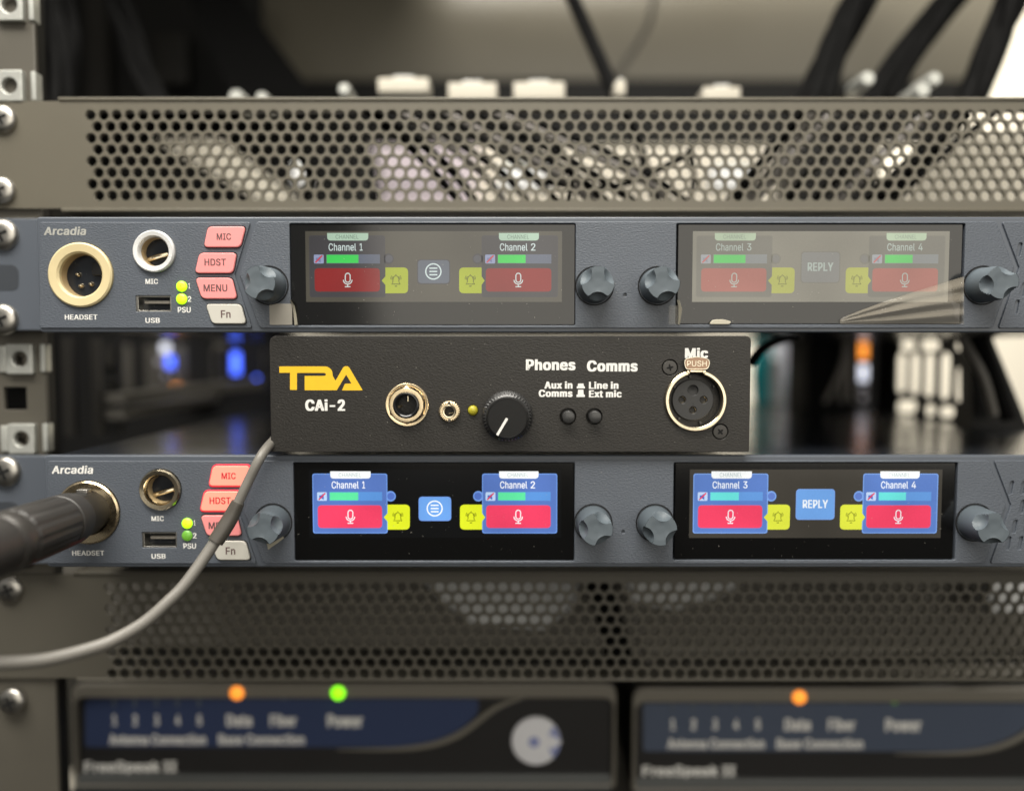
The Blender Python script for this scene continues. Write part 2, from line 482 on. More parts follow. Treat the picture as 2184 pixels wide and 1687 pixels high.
# letter outlines: advance width, then closed loops of x, y in thousandths
GLYPHS = {
    '-': (0.453, [[337,244,337,188,114,188,114,244]]),
    '1': (0.453, [[76,0,76,55,391,55,391,0],[276,509,276,0,212,0,212,448,209,448,86,358,86,427,198,509]]),
    '2': (0.453, [[64,0,64,47,234,229,282,282,299,305,311,327,318,348,320,371,317,397,308,419,293,436,273,449,250,457,224,460,196,457,172,447,153,433,139,413,130,390,127,362,66,362,71,405,86,442,111,473,143,496,182,511,225,516,268,511,306,497,337,474,361,445,376,411,381,372,378,345,371,318,357,290,336,259,267,180,153,60,153,57,389,57,389,0]]),
    '3': (0.453, [[218,-7,173,-3,133,10,98,30,70,57,52,91,44,132,109,132,115,107,126,87,144,71,165,59,191,52,219,50,248,53,275,61,297,74,315,93,325,116,329,145,326,172,316,196,299,217,275,234,242,244,201,248,157,248,157,299,288,448,288,452,70,452,70,509,372,509,372,461,211,278,211,289,264,288,308,276,344,253,371,222,387,186,393,145,387,103,370,66,344,36,309,12,266,-2]]),
    '4': (0.453, [[40,105,40,158,247,509,311,509,109,166,109,163,413,163,413,105],[282,0,282,121,282,146,282,318,343,318,343,0]]),
    '5': (0.453, [[221,-7,178,-2,140,11,108,32,83,60,66,93,60,130,122,130,127,108,138,89,154,73,173,60,196,52,221,50,250,53,276,64,298,82,314,104,324,131,328,162,324,193,314,221,297,244,275,262,248,273,218,277,192,275,167,268,145,258,128,246,67,253,96,509,366,509,366,452,151,452,134,301,136,301,155,315,178,325,203,331,229,334,263,330,294,321,321,306,345,285,364,260,379,231,388,199,391,163,385,117,369,76,343,41,309,15,268,-1]]),
    'A': (0.48, [[16,0,201,509,276,509,463,0,395,0,287,302,264,372,232,478,245,478,213,371,191,302,85,0],[110,142,110,199,370,199,370,142]]),
    'B': (0.456, [[60,0,60,509,241,509,289,504,329,491,359,469,381,442,394,410,398,374,395,344,387,320,373,301,356,286,336,275,315,267,315,262,339,257,363,245,385,227,402,203,414,173,418,136,413,100,400,67,377,39,344,18,301,4,247,0],[125,57,245,57,296,63,330,80,349,105,355,137,352,161,342,184,327,203,306,218,279,228,248,231,125,231],[125,285,238,285,265,288,288,296,308,309,323,326,333,348,336,372,330,403,313,429,283,446,240,452,125,452]]),
    'C': (0.51, [[267,-7,205,1,150,25,104,63,70,115,48,179,40,254,48,329,70,393,104,445,150,484,205,508,267,516,305,513,340,504,373,490,402,471,427,447,448,418,463,385,473,348,408,348,401,373,389,395,375,413,357,428,337,440,315,449,292,454,267,456,223,450,184,432,150,403,125,364,109,314,103,254,109,194,125,145,151,105,184,76,223,59,267,53,292,55,315,60,337,69,357,81,375,96,389,114,401,136,408,160,473,160,463,124,448,91,428,62,402,38,373,19,341,5,305,-4]]),
    'D': (0.502, [[219,0,96,0,96,57,215,57,272,63,318,81,354,110,379,149,394,198,399,255,394,312,379,361,354,399,320,428,275,446,221,452,93,452,93,509,225,509,294,501,353,478,399,441,433,391,455,329,462,255,455,181,433,119,398,68,351,31,291,8],[125,509,125,0,60,0,60,509]]),
    'E': (0.419, [[60,0,60,509,372,509,372,452,125,452,125,286,355,286,355,229,125,229,125,57,375,57,375,0]]),
    'F': (0.41, [[60,0,60,509,369,509,369,452,125,452,125,278,346,278,346,221,125,221,125,0]]),
    'H': (0.517, [[60,0,60,509,125,509,125,289,392,289,392,509,457,509,457,0,392,0,392,232,125,232,125,0]]),
    'I': (0.301, [[31,0,31,57,118,57,118,452,31,452,31,509,269,509,269,452,183,452,183,57,269,57,269,0]]),
    'L': (0.393, [[60,0,60,509,125,509,125,57,361,57,361,0]]),
    'M': (0.628, [[60,0,60,509,152,509,277,187,287,159,299,123,311,84,322,49,307,49,318,83,330,121,342,158,352,187,476,509,568,509,568,0,504,0,504,291,504,327,505,369,506,413,507,457,513,457,498,409,482,363,467,322,456,291,342,0,286,0,170,291,159,321,145,361,129,408,112,457,119,457,120,416,121,372,122,328,122,291,122,0]]),
    'N': (0.523, [[60,0,60,509,136,509,343,183,363,151,388,107,414,55,405,54,401,108,399,157,399,195,399,509,463,509,463,0,387,0,202,290,177,331,148,381,108,452,119,454,122,384,124,328,125,291,125,0]]),
    'P': (0.445, [[60,0,60,509,235,509,289,503,332,487,366,462,390,430,404,391,409,348,404,304,390,265,366,233,332,207,289,191,235,186,109,186,109,242,233,242,269,246,297,256,318,272,333,294,342,319,344,348,342,376,333,402,318,423,297,439,268,449,232,452,125,452,125,0]]),
    'R': (0.449, [[60,0,60,509,236,509,290,504,333,489,367,465,390,433,405,395,409,352,405,309,390,271,367,240,333,217,289,203,236,198,96,198,96,255,234,255,269,258,298,267,319,281,334,300,342,324,345,352,342,380,334,405,319,425,298,440,269,449,233,452,125,452,125,0],[353,0,230,229,303,229,428,0]]),
    'S': (0.447, [[224,-9,172,-4,128,9,91,31,64,60,46,96,38,137,104,137,110,110,123,88,142,71,166,59,194,52,224,49,257,52,286,60,311,74,329,92,341,114,346,139,342,161,332,179,316,193,296,205,245,222,184,239,128,260,86,289,60,326,52,372,58,413,75,448,102,476,138,498,180,511,227,516,275,511,316,498,351,476,377,449,394,415,401,378,337,378,326,412,302,437,267,453,225,459,194,456,167,448,145,435,129,418,118,398,115,376,119,352,131,334,148,319,169,308,212,293,264,279,312,264,336,252,359,238,379,220,395,198,405,171,408,139,403,99,386,64,360,34,323,11,278,-4]]),
    'T': (0.449, [[32,452,32,509,417,509,417,452,257,452,257,0,193,0,193,452]]),
    'U': (0.517, [[259,-8,203,-2,154,15,114,43,85,80,66,124,60,173,60,509,124,509,124,178,128,144,141,113,160,87,187,68,220,56,259,52,298,56,331,68,357,87,377,113,389,144,393,178,393,509,457,509,457,173,451,124,433,80,403,43,363,15,315,-2]]),
    'Y': (0.472, [[203,0,203,208,16,509,91,509,192,344,222,292,250,230,224,230,251,293,280,344,381,509,455,509,268,208,268,0]]),
    'a': (0.389, [[160,-9,126,-5,94,5,68,22,48,45,35,73,30,108,34,138,43,161,58,179,78,193,100,203,125,211,178,220,234,227,252,230,265,235,273,243,276,255,276,257,273,279,267,297,256,311,240,322,220,329,196,331,171,329,149,322,132,313,118,301,107,288,100,274,41,291,57,322,79,346,104,364,133,375,163,382,194,384,239,379,263,372,286,360,306,343,322,320,333,290,337,251,337,0,277,0,277,52,272,52,252,25,236,12,215,1,190,-6],[170,45,202,49,228,59,248,74,263,93,272,115,276,138,276,190,259,182,231,176,200,171,175,168,134,159,117,150,103,139,95,124,92,105,94,87,102,72,114,61,130,52,149,47]]),
    'b': (0.424, [[229,-8,198,-5,172,4,153,17,138,31,118,59,112,59,112,0,53,0,53,509,114,509,114,319,118,319,137,346,152,360,171,373,197,381,229,384,274,378,313,361,345,332,370,293,385,245,390,189,385,133,370,84,346,45,313,16,274,-2],[220,47,253,51,279,66,301,88,316,117,325,151,328,189,325,227,316,261,301,290,280,311,253,325,220,330,188,325,161,312,140,291,125,263,116,229,113,189,116,150,125,115,140,86,162,65,188,51]]),
    'c': (0.396, [[207,-8,159,-2,117,16,82,46,56,85,40,133,34,187,40,243,56,291,82,330,117,360,159,378,207,384,234,383,260,377,284,368,305,356,324,341,340,322,353,301,362,277,303,262,290,289,270,311,242,325,207,330,173,325,145,310,124,287,108,258,99,224,96,187,99,151,108,117,124,89,145,66,173,51,207,46,243,52,271,66,292,89,304,117,363,102,354,78,341,56,325,37,306,21,285,9,261,-1,235,-6]]),
    'd': (0.424, [[195,-8,151,-2,111,16,79,45,55,84,39,133,34,189,39,245,55,293,79,332,112,361,151,378,196,384,228,381,253,373,272,360,287,346,306,319,311,319,311,509,372,509,372,0,313,0,313,59,307,59,287,31,272,17,252,4,227,-5],[205,47,236,51,263,65,284,86,299,115,309,150,312,189,309,229,300,263,284,291,263,312,237,325,205,330,172,325,145,311,124,290,108,261,99,227,96,189,99,151,109,117,124,88,145,66,172,51]]),
    'e': (0.404, [[212,-8,161,-2,117,16,82,46,56,85,40,132,34,187,39,242,55,290,81,329,115,359,157,378,205,384,236,382,266,374,294,361,319,341,341,315,357,282,368,242,371,194,371,169,75,169,75,221,338,221,310,202,307,237,298,269,283,294,263,314,237,326,205,330,173,326,146,313,125,294,109,270,99,241,96,211,96,178,100,139,110,106,128,80,151,61,179,50,212,46,234,48,254,53,271,61,285,73,297,88,306,105,365,91,353,63,335,39,311,19,283,4,249,-5]]),
    'h': (0.41, [[114,227,114,0,53,0,53,509,114,509,114,287,102,287,124,332,152,362,187,379,227,384,264,380,295,369,321,349,341,321,353,285,357,240,357,0,296,0,296,235,290,275,273,304,246,323,210,329,184,326,161,317,141,303,126,283,117,257]]),
    'i': (0.167, [[53,0,53,379,114,379,114,0],[84,443,67,446,54,455,44,468,41,483,44,499,54,512,67,521,84,524,100,521,114,512,123,499,126,483,123,468,114,455,100,446]]),
    'k': (0.381, [[110,137,110,212,121,212,284,379,360,379,184,199,177,199],[53,0,53,509,114,509,114,0],[294,0,148,186,191,229,372,0]]),
    'l': (0.189, [[139,-2,101,3,74,20,58,47,53,84,53,509,114,509,114,99,115,77,120,62,130,54,146,52,160,53,170,54,181,3,162,-1]]),
    'm': (0.61, [[53,0,53,379,112,379,112,295,108,295,118,323,132,346,151,363,172,376,195,384,219,386,257,380,287,361,309,331,321,295,312,295,322,321,337,343,357,361,381,375,407,383,437,386,468,383,497,372,522,354,541,328,553,296,557,255,557,0,496,0,496,254,490,289,473,313,447,326,419,330,395,328,374,320,358,307,345,290,338,270,335,247,335,0,274,0,274,260,269,288,253,311,229,326,199,330,178,328,158,320,140,307,126,289,117,266,114,238,114,0]]),
    'n': (0.41, [[114,227,114,0,53,0,53,379,112,379,112,287,102,287,124,332,152,362,187,379,227,384,264,380,295,369,321,349,341,321,353,285,357,240,357,0,296,0,296,235,290,275,273,304,246,323,210,329,184,326,161,317,141,303,126,283,117,257]]),
    'o': (0.415, [[207,-8,159,-2,117,16,82,46,56,85,40,133,34,187,40,243,56,291,82,330,117,360,159,378,207,384,256,378,299,360,333,330,359,291,376,243,381,187,376,133,359,85,333,46,299,16,256,-2],[207,46,242,51,270,66,292,89,307,117,316,151,319,187,316,224,307,258,292,287,270,310,242,325,207,330,173,325,145,310,124,287,108,258,99,224,96,187,99,151,108,117,124,89,145,66,173,51]]),
    'p': (0.424, [[53,-143,53,379,112,379,112,319,118,319,137,346,152,360,171,373,197,381,229,384,274,378,313,361,345,332,370,293,385,245,390,189,385,133,370,84,346,45,313,16,274,-2,229,-8,198,-5,173,4,153,17,138,31,118,59,114,59,114,-143],[220,47,253,51,279,66,301,88,316,117,325,151,328,189,325,227,316,261,301,290,280,311,253,325,220,330,188,325,161,312,140,291,125,263,116,229,113,189,116,150,125,115,140,86,162,65,188,51]]),
    'r': (0.259, [[53,0,53,379,112,379,112,321,115,321,130,347,152,367,181,380,213,385,229,384,243,384,243,322,230,324,207,326,182,323,159,315,140,301,126,284,117,262,114,237,114,0]]),
    's': (0.365, [[182,-8,145,-5,112,3,84,18,62,38,45,63,36,94,94,107,105,79,124,60,150,49,181,45,217,50,244,62,262,81,268,103,265,121,254,136,237,147,212,155,149,170,104,186,72,208,53,237,47,274,51,305,65,332,87,354,115,370,149,381,187,384,223,381,254,372,279,358,299,339,314,316,324,290,268,277,258,298,243,316,219,328,187,333,156,329,131,317,114,299,109,277,112,258,124,243,144,232,172,223,229,209,275,194,306,171,325,142,331,107,326,75,312,47,290,24,260,6,223,-5]]),
    't': (0.227, [[204,379,204,327,6,327,6,379],[65,471,126,471,126,98,128,76,136,61,150,53,170,50,185,51,202,54,213,2,192,-3,168,-4,125,2,92,21,72,52,65,93]]),
    'u': (0.41, [[182,-5,146,-1,115,11,89,31,69,59,57,95,53,139,53,379,114,379,114,144,119,105,137,75,164,56,200,50,226,53,249,62,268,77,283,97,293,122,296,153,296,379,357,379,357,0,298,0,298,92,307,92,286,47,257,17,222,0]]),
    'w': (0.567, [[138,0,23,379,87,379,133,214,154,137,175,41,165,41,186,135,206,214,252,379,316,379,362,214,382,136,402,41,391,41,413,135,434,214,480,379,545,379,429,0,368,0,319,172,305,225,291,280,277,338,291,338,277,280,263,225,248,172,199,0]]),
    'x': (0.379, [[21,0,171,218,171,171,29,379,100,379,147,306,179,253,207,206,175,206,202,253,233,306,282,379,352,379,209,169,209,214,358,0,287,0,231,85,200,136,173,182,205,182,178,136,148,85,91,0]]),
}

def loops_of(ch):
    """outlines of one letter as (outer, holes) pairs"""
    lps = [[(q[i] / 1000, q[i + 1] / 1000) for i in range(0, len(q), 2)] for q in GLYPHS[ch][1]]
    area = lambda l: sum(a[0] * b[1] - b[0] * a[1] for a, b in zip(l, l[1:] + l[:1])) / 2
    big = max(lps, key=lambda l: abs(area(l)))
    sg = area(big) > 0
    outs = [(l, []) for l in lps if (area(l) > 0) == sg]
    for l in lps:
        if (area(l) > 0) != sg:
            for o, h in outs:
                xs = [p[0] for p in o]; ys = [p[1] for p in o]
                if min(xs) <= l[0][0] <= max(xs) and min(ys) <= l[0][1] <= max(ys):
                    h.append(l); break
    return outs

def lettering(s, box, Y, m, parent, bold=0., shear=0., name='lettering', label=None):
    """flat printed text that fills box = (x0, z0, x1, z1); bold = extra half stroke in letter heights"""
    tri = []
    pen = 0.
    for ch in s:
        if ch == ' ':
            pen += .2; continue
        for outer, hs in loops_of(ch):
            ls = [[Vector((x + pen + y * shear, y, 0)) for x, y in l] for l in [outer] + hs]
            flatp = [p for l in ls for p in l]
            for t in tessellate_polygon(ls):
                tri.append([flatp[i] for i in t])
        pen += GLYPHS[ch][0] + bold * .5
    k = bold * .5
    v = bold * .17
    sh = [(0, 0)] if not bold else [(k, v), (-k, v), (k, -v), (-k, -v), (k * .3, v), (-k * .3, -v)]
    allx = [p.x + d[0] for t in tri for p in t for d in sh]; ally = [p.y + d[1] for t in tri for p in t for d in sh]
    x0, z0, x1, z1 = box
    kx = (x1 - x0) / (max(allx) - min(allx)); kz = (z1 - z0) / (max(ally) - min(ally))
    mx, my = min(allx), min(ally)
    b = MB()
    for q, (dx, dy) in enumerate(sh):
        for n, t in enumerate(tri):
            vs = [b.bm.verts.new((x0 + (p.x + dx - mx) * kx, Y - q * .003 - (n % 2) * .0004, z0 + (p.y + dy - my) * kz)) for p in t]
            b.bm.faces.new(vs)
    return b.build(name, m, parent, label, fix=False)

# ------------------------------------------------------------------ two intercom stations
Z_UP = W(1092, 586, 0)[1]
def zc(py): return W(1092, py, 0)[1]
LOWER = W(1092, 986.6, 0)[1] - W(1092, 477.5, 0)[1]

def finger_knob(cx, cz, turn, parent):
    """blunt knob with three thumb scoops in its front"""
    n = 96
    H, rb, rt = 11.5, 6.5, 5.95
    Rs, rs, ys = 7.2, 4.1, -H - .3
    def lim(r, ph, y):
        for k in range(3):
            d = ph - (turn + k * 2 * PI / 3)
            b = Rs * math.cos(d)
            disc = b * b - (Rs * Rs + (y - ys) ** 2 - rs * rs)
            if b > 0 and disc > 0:
                lo = b - math.sqrt(disc)
                hi = b + math.sqrt(disc)
                if lo < r < hi + 2:
                    r = lo
        return r
    b = MB()
    rings = []
    ylist = [0, -.6, -3.5] + [-5.6 - i * .45 for i in range(14)] + [-H + .25]
    for y in ylist:
        t = -y / H
        r0 = rb + (rt - rb) * t if y < -.6 else rb
        rings.append([(cx + lim(r0, 2 * PI * i / n, y) * math.cos(2 * PI * i / n), y, cz + lim(r0, 2 * PI * i / n, y) * math.sin(2 * PI * i / n)) for i in range(n)])
    for r0 in (5.8, 5.1, 4.4, 3.6, 2.4, 1.2):
        rings.append([(cx + lim(r0, 2 * PI * i / n, -H) * math.cos(2 * PI * i / n), -H + (.22 if r0 < 3 else 0) - (0 if r0 > 1.3 else 0), cz + lim(r0, 2 * PI * i / n, -H) * math.sin(2 * PI * i / n)) for i in range(n)])
    vs = b.quadgrid(rings)
    b.cap(vs[-1], True)
    k = b.build('rotary_knob', M['knob'], parent, sharp=28)
    c = MB()
    c.lathe([(7.3, .0), (7.3, -.35), (6.9, -.35)], cx, cz, 48)
    c.build('knob_gap', M['void'], k)
    return k

def screen(root, dx, dz, kind, centre, chans, glass_box):
    K = SCR[kind]
    yg = .55
    def R(a, b, c, d):
        x0, z0, x1, z1 = prect(a, b, c, d, 0)
        return x0 + dx, z0 + dz, x1 + dx, z1 + dz
    def P(px, py):
        x, z = W(px, py, 0)
        return (x + dx, z + dz)
    x0, z0, x1, z1 = R(*glass_box)
    g = MB()
    g.plate([rrect(x0 + .25, z0 + .25, x1 - .25, z1 - .25, .5)], yg, yg + 1.4, .12)
    sc = g.build('screen', K['glass'], root)
    def item(name, poly, m, lev):
        b = MB(); b.flat(poly, yg - .02 - lev * .012)
        return b.build(name, K[m], sc)
    def line(b, pts, w, lev, closed=False):
        b.stroke([P(*p) for p in pts], w / 5.72, yg - .02 - lev * .012, closed)
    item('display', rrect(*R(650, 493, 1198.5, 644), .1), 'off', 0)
    sides = [('left', 658, 822), ('right', 1027, 1190)]
    for (side, c0, c1), ch in zip(sides, chans):
        L = side == 'left'
        o = 0 if L else 366
        item('channel_card', rrect(*R(c0, 502, c1, 634), 1.0), 'card_edge', 1)
        item('card_face', rrect(*R(c0 + 2, 504, c1 - 2, 632), .9), 'card', 2)
        item('status_dot', circle(*P(828 if L else 1019, 552), 11.5 / 5.72, 28), 'card_edge', 1)
        item('status_light', circle(*P(829 if L else 1018, 552), 8 / 5.72, 28), 'dot', 2)
        t0 = 697 if L else 1064
        t1 = 785 if L else 1149.5
        a = P(t0, 497); c = P(t1, 513)
        item('channel_tab', rounded([(a[0], c[1]), (c[0], c[1]), (c[0], a[1]), (a[0], a[1])], [1.7, 1.7, .05, .05]), 'tab', 3)
        lettering('CHANNEL', R(t0 + 18, 500.5, t1 - 21, 509.5), yg - .08, K['tabtext'], sc, 0)
        lettering('Channel', R(700 + o, 519, 759 + o, 535), yg - .08, K['text'], sc, .02)
        lettering(ch, R(766.5 + o, 519, (773 if ch == '1' else 776) + o, 534.5), yg - .08, K['text'], sc, .02)
        # mute square with a struck-out loudspeaker
        item('mute_icon', rrect(*R(668.5 + o, 543, 690 + o, 562), .5), 'mute', 3)
        b = MB(); b.flat([P(673 + o, 550), P(673 + o, 556), P(677 + o, 556), P(683 + o, 560), P(683 + o, 546), P(677 + o, 550)][::-1], yg - .068)
        b.build('icon', K['speaker'], sc)
        b = MB(); line(b, [(672 + o, 560), (686.5 + o, 545)], 3, 5); b.build('icon', K['slash'], sc)
        item('level_meter', rrect(*R(695 + o, 542.5, 810 + o, 562), .1), 'meter_off', 3)
        gx = 764 if L else 755
        if kind in ('lit', 'hazy') and L:
            gx = 758
        item('level_bar', rrect(*R(696 + o, 543.5, gx + o, 561), .05), 'meter', 4)
        item('talk_button', rrect(*R(670 + o, 572, 810 + o, 622), 1.5), 'talk', 3)
        # microphone icon
        mx = 741 if L else 1105.5
        b = MB()
        cap = [(mx + 5.2 * math.cos(t), 588 - 5.2 * math.sin(t)) for t in [PI * i / 10 for i in range(11)]] + [(mx - 5.2 * math.cos(t), 597 + 5.2 * math.sin(t)) for t in [PI * i / 10 for i in range(11)]]
        line(b, cap, 2.0, 5, True)
        line(b, [(mx - 9.2 * math.cos(t), 597 + 9.2 * math.sin(t)) for t in [PI * i / 14 for i in range(15)]], 2.0, 5)
        line(b, [(mx, 606), (mx, 611)], 2.0, 6)
        line(b, [(mx - 6, 611.5), (mx + 6, 611.5)], 2.0, 5)
        b.build('icon', K['text'], sc)
        # call button with a pointer towards the talk button, bell icon
        if L:
            pl = rounded([P(821.5, 625.5), P(870, 625.5), P(870, 570.5), P(821.5, 570.5)], [.1, 1.8, 1.8, .1])
            tip = [P(821.8, 608), P(821.8, 589), P(813.5, 598.5)]
            bx = 844
        else:
            pl = rounded([P(979, 625.5), P(1027, 625.5), P(1027, 570.5), P(979, 570.5)], [1.8, .1, .1, 1.8])
            tip = [P(1026.7, 608), P(1033.5, 598.5), P(1026.7, 589)]
            bx = 1003
        b = MB(); b.flat(pl, yg - .055); b.flat(tip, yg - .057)
        b.build('call_button', K['call'], sc)
        b = MB()
        bell = [(-9.5, 606), (-6.5, 602), (-6.3, 596), (-4.6, 590.5), (-1.3, 588.4), (0, 585.5), (1.3, 588.4), (4.6, 590.5), (6.3, 596), (6.5, 602), (9.5, 606)]
        line(b, [(bx + u, v) for u, v in bell], 1.5, 5, True)
        line(b, [(bx - 2.5, 610.5), (bx + 2.5, 610.5)], 1.8, 5)
        for sgn in (-1, 1):
            line(b, [(bx + sgn * 8.6, 597), (bx + sgn * 8.0, 593), (bx + sgn * 6.4, 590)], 1.3, 5)
            line(b, [(bx + sgn * 11.2, 596), (bx + sgn * 10.6, 591.5), (bx + sgn * 8.8, 588)], 1.2, 5)
        b.build('icon', K['bell'], sc)
    if centre == 'menu':
        item('menu_button', rrect(*R(889, 553, 960, 606.5), 1.5), 'card_edge', 1)
        item('button_face', rrect(*R(891, 555, 958, 604), 1.4), 'menu', 2)
        b = MB()
        line(b, [(924 + 16.2 * math.cos(2 * PI * i / 48), 579 + 16.2 * math.sin(2 * PI * i / 48)) for i in range(48)], 2.6, 5, True)
        for yy in (572, 579, 586):
            line(b, [(915.5, yy), (932.5, yy)], 2.6, 5)
        b.build('icon', K['text'], sc)
    else:
        item('menu_button', rrect(*R(882, 536, 967, 604), 1.5), 'card_edge', 1)
        item('button_face', rrect(*R(884, 538, 965, 602), 1.4), 'menu', 2)
        lettering('REPLY', R(897, 560, 952, 578), yg - .08, K['text'], sc, .06)
    return sc

def key(root, corners, dz, m, word, ink, rim=None, wbox=None):
    pl = [W(*c, 0) for c in corners]
    pl = [(x, z + dz) for x, z in pl][::-1]
    b = MB(); b.plate([rounded(pl, 1.7)], -.9, .8, .35)
    k = b.build('key', m, root, word)
    if rim:
        cxm = sum(p[0] for p in pl) / 4; czm = sum(p[1] for p in pl) / 4
        gr = [(cxm + (x - cxm) * 1.06 , czm + (z - czm) * 1.14) for x, z in pl]
        b = MB(); b.plate([rounded(gr, 1.9)], -.35, .75, .2); b.build('key_rim', rim, k)
    else:
        cxm = sum(p[0] for p in pl) / 4; czm = sum(p[1] for p in pl) / 4
        gr = [(cxm + (x - cxm) * 1.05, czm + (z - czm) * 1.1) for x, z in pl]
        b = MB(); b.plate([rounded(gr, 1.9)], -.06, .75, .03); b.build('key_gap', M['void'], k)
    return k

def pan_screw(cx, cz, y, r, parent, m='steel'):
    b = MB()
    b.lathe([(r, y), (r, y - .8), (r * .93, y - 1.7), (r * .75, y - 2.4), (r * .45, y - 2.75), (r * .12, y - 2.85)], cx, cz, 28, caps=(False, True))
    o = b.build('screw', M[m], parent)
    b = MB()
    for a in (.4, .4 + PI / 2):
        ux, uz = math.cos(a), math.sin(a)
        vx, vz = -uz, ux
        pl = [(cx + ux * r * .5 * s + vx * r * .1 * t, cz + uz * r * .5 * s + vz * r * .1 * t) for s, t in ((-1, -1), (1, -1), (1, 1), (-1, 1))]
        b.prism(pl, y - 2.9 - (.02 if a > 1 else 0), y - 2.3)
    b.build('cross_slot', M['void'], o)
    return o

def station(label, dz, kinds, lit):
    root = thing('intercom_station', label, 'intercom unit', (0, 160, zc(706) + dz), 'rack intercom stations')
    z0, z1 = zc(709) + dz, zc(462) + dz
    xl, xr = W(78, 586)[0], 262.
    T = lambda px, py: (W(px, py)[0], W(px, py)[1] + dz)
    # housing (lid and front frame)
    b = MB(); b.box(xl + 2, xr - 2, 4.2, 342, z0 + .6, z1 - .45)
    b.build('housing', M['lid'], root)
    # front frame with openings for sockets, screens
    sl = prect(617, 477, 1227, 694, 0); sr = prect(1443, 477, 2053, 692, 0)
    holes = lambda ls: [[(x, z + dz) for x, z in l] for l in ls]
    hx, hz = W(173, 587); mx, mz = W(330, 537)
    usb = prect(289, 631, 365, 665, 0)
    fr = [rrect(xl, z0, xr, z1, 1.6)] + [circle(hx, hz + dz, 11.9, 48), circle(mx, mz + dz, 7.7, 40)] + holes([rrect(*usb, .3), rrect(*sl, .7), rrect(*sr, .7)])
    b = MB(); b.plate(fr, .7, 4.2, .6); b.build('front_frame', M['station_smooth'], root)
    # textured face plates standing proud of the frame
    left = rounded([T(538, 700), T(500, 586), T(534, 474), T(84, 474), T(84, 700)][::-1], [1.2, 1.2, 1.2, .3, 1.2])
    b = MB(); b.plate([left, circle(hx, hz + dz, 12.1, 48), circle(mx, mz + dz, 7.9, 40)] + holes([rrect(*usb, .3)]), 0, 1.2, .25)
    b.build('face_plate', M['station'], root)
    main = rounded([T(553, 700), T(511, 586), T(546, 473), T(2126, 473), T(2163, 571), T(2118, 700)][::-1], [1.6, .3, 1.2, 1.2, .3, 1.6])
    b = MB(); b.plate([main] + holes([rrect(*sl, .7), rrect(*sr, .7), circle(*W(1333, 630), .62, 16)]), .0, 1.2, .25)
    b.build('face_plate', M['station'], root)
    xk = W(2184 + 400, 586)[0]
    right = rounded([T(2130, 700), T(2175, 571), T(2138, 473), (xr - 1.5, T(0, 473)[1]), (xr - 1.5, T(0, 700)[1])][::-1], [1.2, 1.2, 1.2, .3, 1.2])
    right_slots = []
    for cy_, cx_ in ((533, 2172), (575, 2196), (618, 2180), (655, 2166)):
        for i in range(6):
            u = cx_ + i * 26
            right_slots.append(rounded([T(u - 5, cy_ + 15), T(u + 4, cy_ + 15), T(u + 10, cy_ - 15), T(u + 1, cy_ - 15)], .7, 3))
    b = MB(); b.plate([right] + right_slots, 0, 1.2, .2); b.build('face_plate', M['station'], root)
    b = MB(); b.box(T(2178, 0)[0], xr - 4, 1.25, 2, T(0, 690)[1], T(0, 500)[1]); b.build('speaker_backing', M['void'], root)
    b = MB(); b.box(W(1325, 0)[0], W(1341, 0)[0], 1.25, 1.6, T(0, 640)[1], T(0, 620)[1]); b.build('hole_backing', M['void'], root)
    # ear
    ex0, ex1 = -226, W(74, 586, 30)[0]
    ez0, ez1 = W(0, 1202 if lit else 705, 30)[1], W(0, 972 if lit else 466, 30)[1]
    b = MB(); b.plate([rrect(ex0, ez0, ex1 + 3, ez1, .8)], 30, 33, .4); ear = b.build('rack_ear', M['station_smooth'], root)
    cxx, czz = W(8, 1096 if lit else 592, 30)
    czz -= dz
    b = MB(); b.plate([rrect(cxx - 9, czz + dz - 5.5, cxx + 6.2, czz + dz + 5.2, 3.5)], 29.9, 30.4, .05); b.build('recess', M['ear_recess'], ear)
    for py in ((1006, 1186) if lit else (502, 682)):
        x, z = W(8 if lit == 0 else 14, py, 30)
        pan_screw(x, z, 30, 6.4, ear)
    # headset socket
    hs = thing_part('headset_socket', M['gold_plastic'] if lit == 0 else M['brass'], root,
                    lambda b: b.lathe([(12.0, .4), (12.0, -.7), (11.4, -1.2), (8.7, -1.0), (8.0, -.3), (7.9, 9)], hx, hz + dz, 56))
    thing_part('socket_cavity', M['cavity'], hs, lambda b: b.lathe([(7.9, 1.0), (7.6, 8.5), (.1, 8.6)], hx, hz + dz, 40))
    for u, v in ((-3.2, .6), (3.0, 1.8), (1.6, -3.0), (-2.2, -3.6)):
        thing_part('contact_pin', M['nickel'], hs, lambda b: b.lathe([(.95, 11.5), (.95, 3.6), (.5, 2.8), (.1, 2.7)], hx + u, hz + dz + v, 14))
    thing_part('key_tab', M['black'], hs, lambda b: b.box(hx + 2.6, hx + 6.0, 2.6, 11, hz + dz + .2, hz + dz + 5.0, .3))
    # microphone socket
    ms = thing_part('mic_socket', M['silver_ring'] if lit == 0 else M['nickel'], root,
                    lambda b: b.lathe([(7.8, .4), (7.8, -.9), (7.3, -1.5), (5.9, -1.3), (5.4, -.5), (5.3, 8)], mx, mz + dz, 48))
    thing_part('socket_cavity', M['cavity'], ms, lambda b: b.lathe([(5.3, .6), (5.1, 9), (.1, 9.1)], mx, mz + dz, 32))
    thing_part('contact_spring', M['nickel'], ms, lambda b: b.tube([(mx - 4, 3.5, mz + dz - 2.6), (mx, 3.0, mz + dz - 1.4), (mx + 3.4, 3.6, mz + dz - .4)], .9, 10))
    thing_part('insulator', M['black'], ms, lambda b: b.box(mx + 1.4, mx + 4.4, 5, 11.8, mz + dz - .2, mz + dz + 3.4, .2))
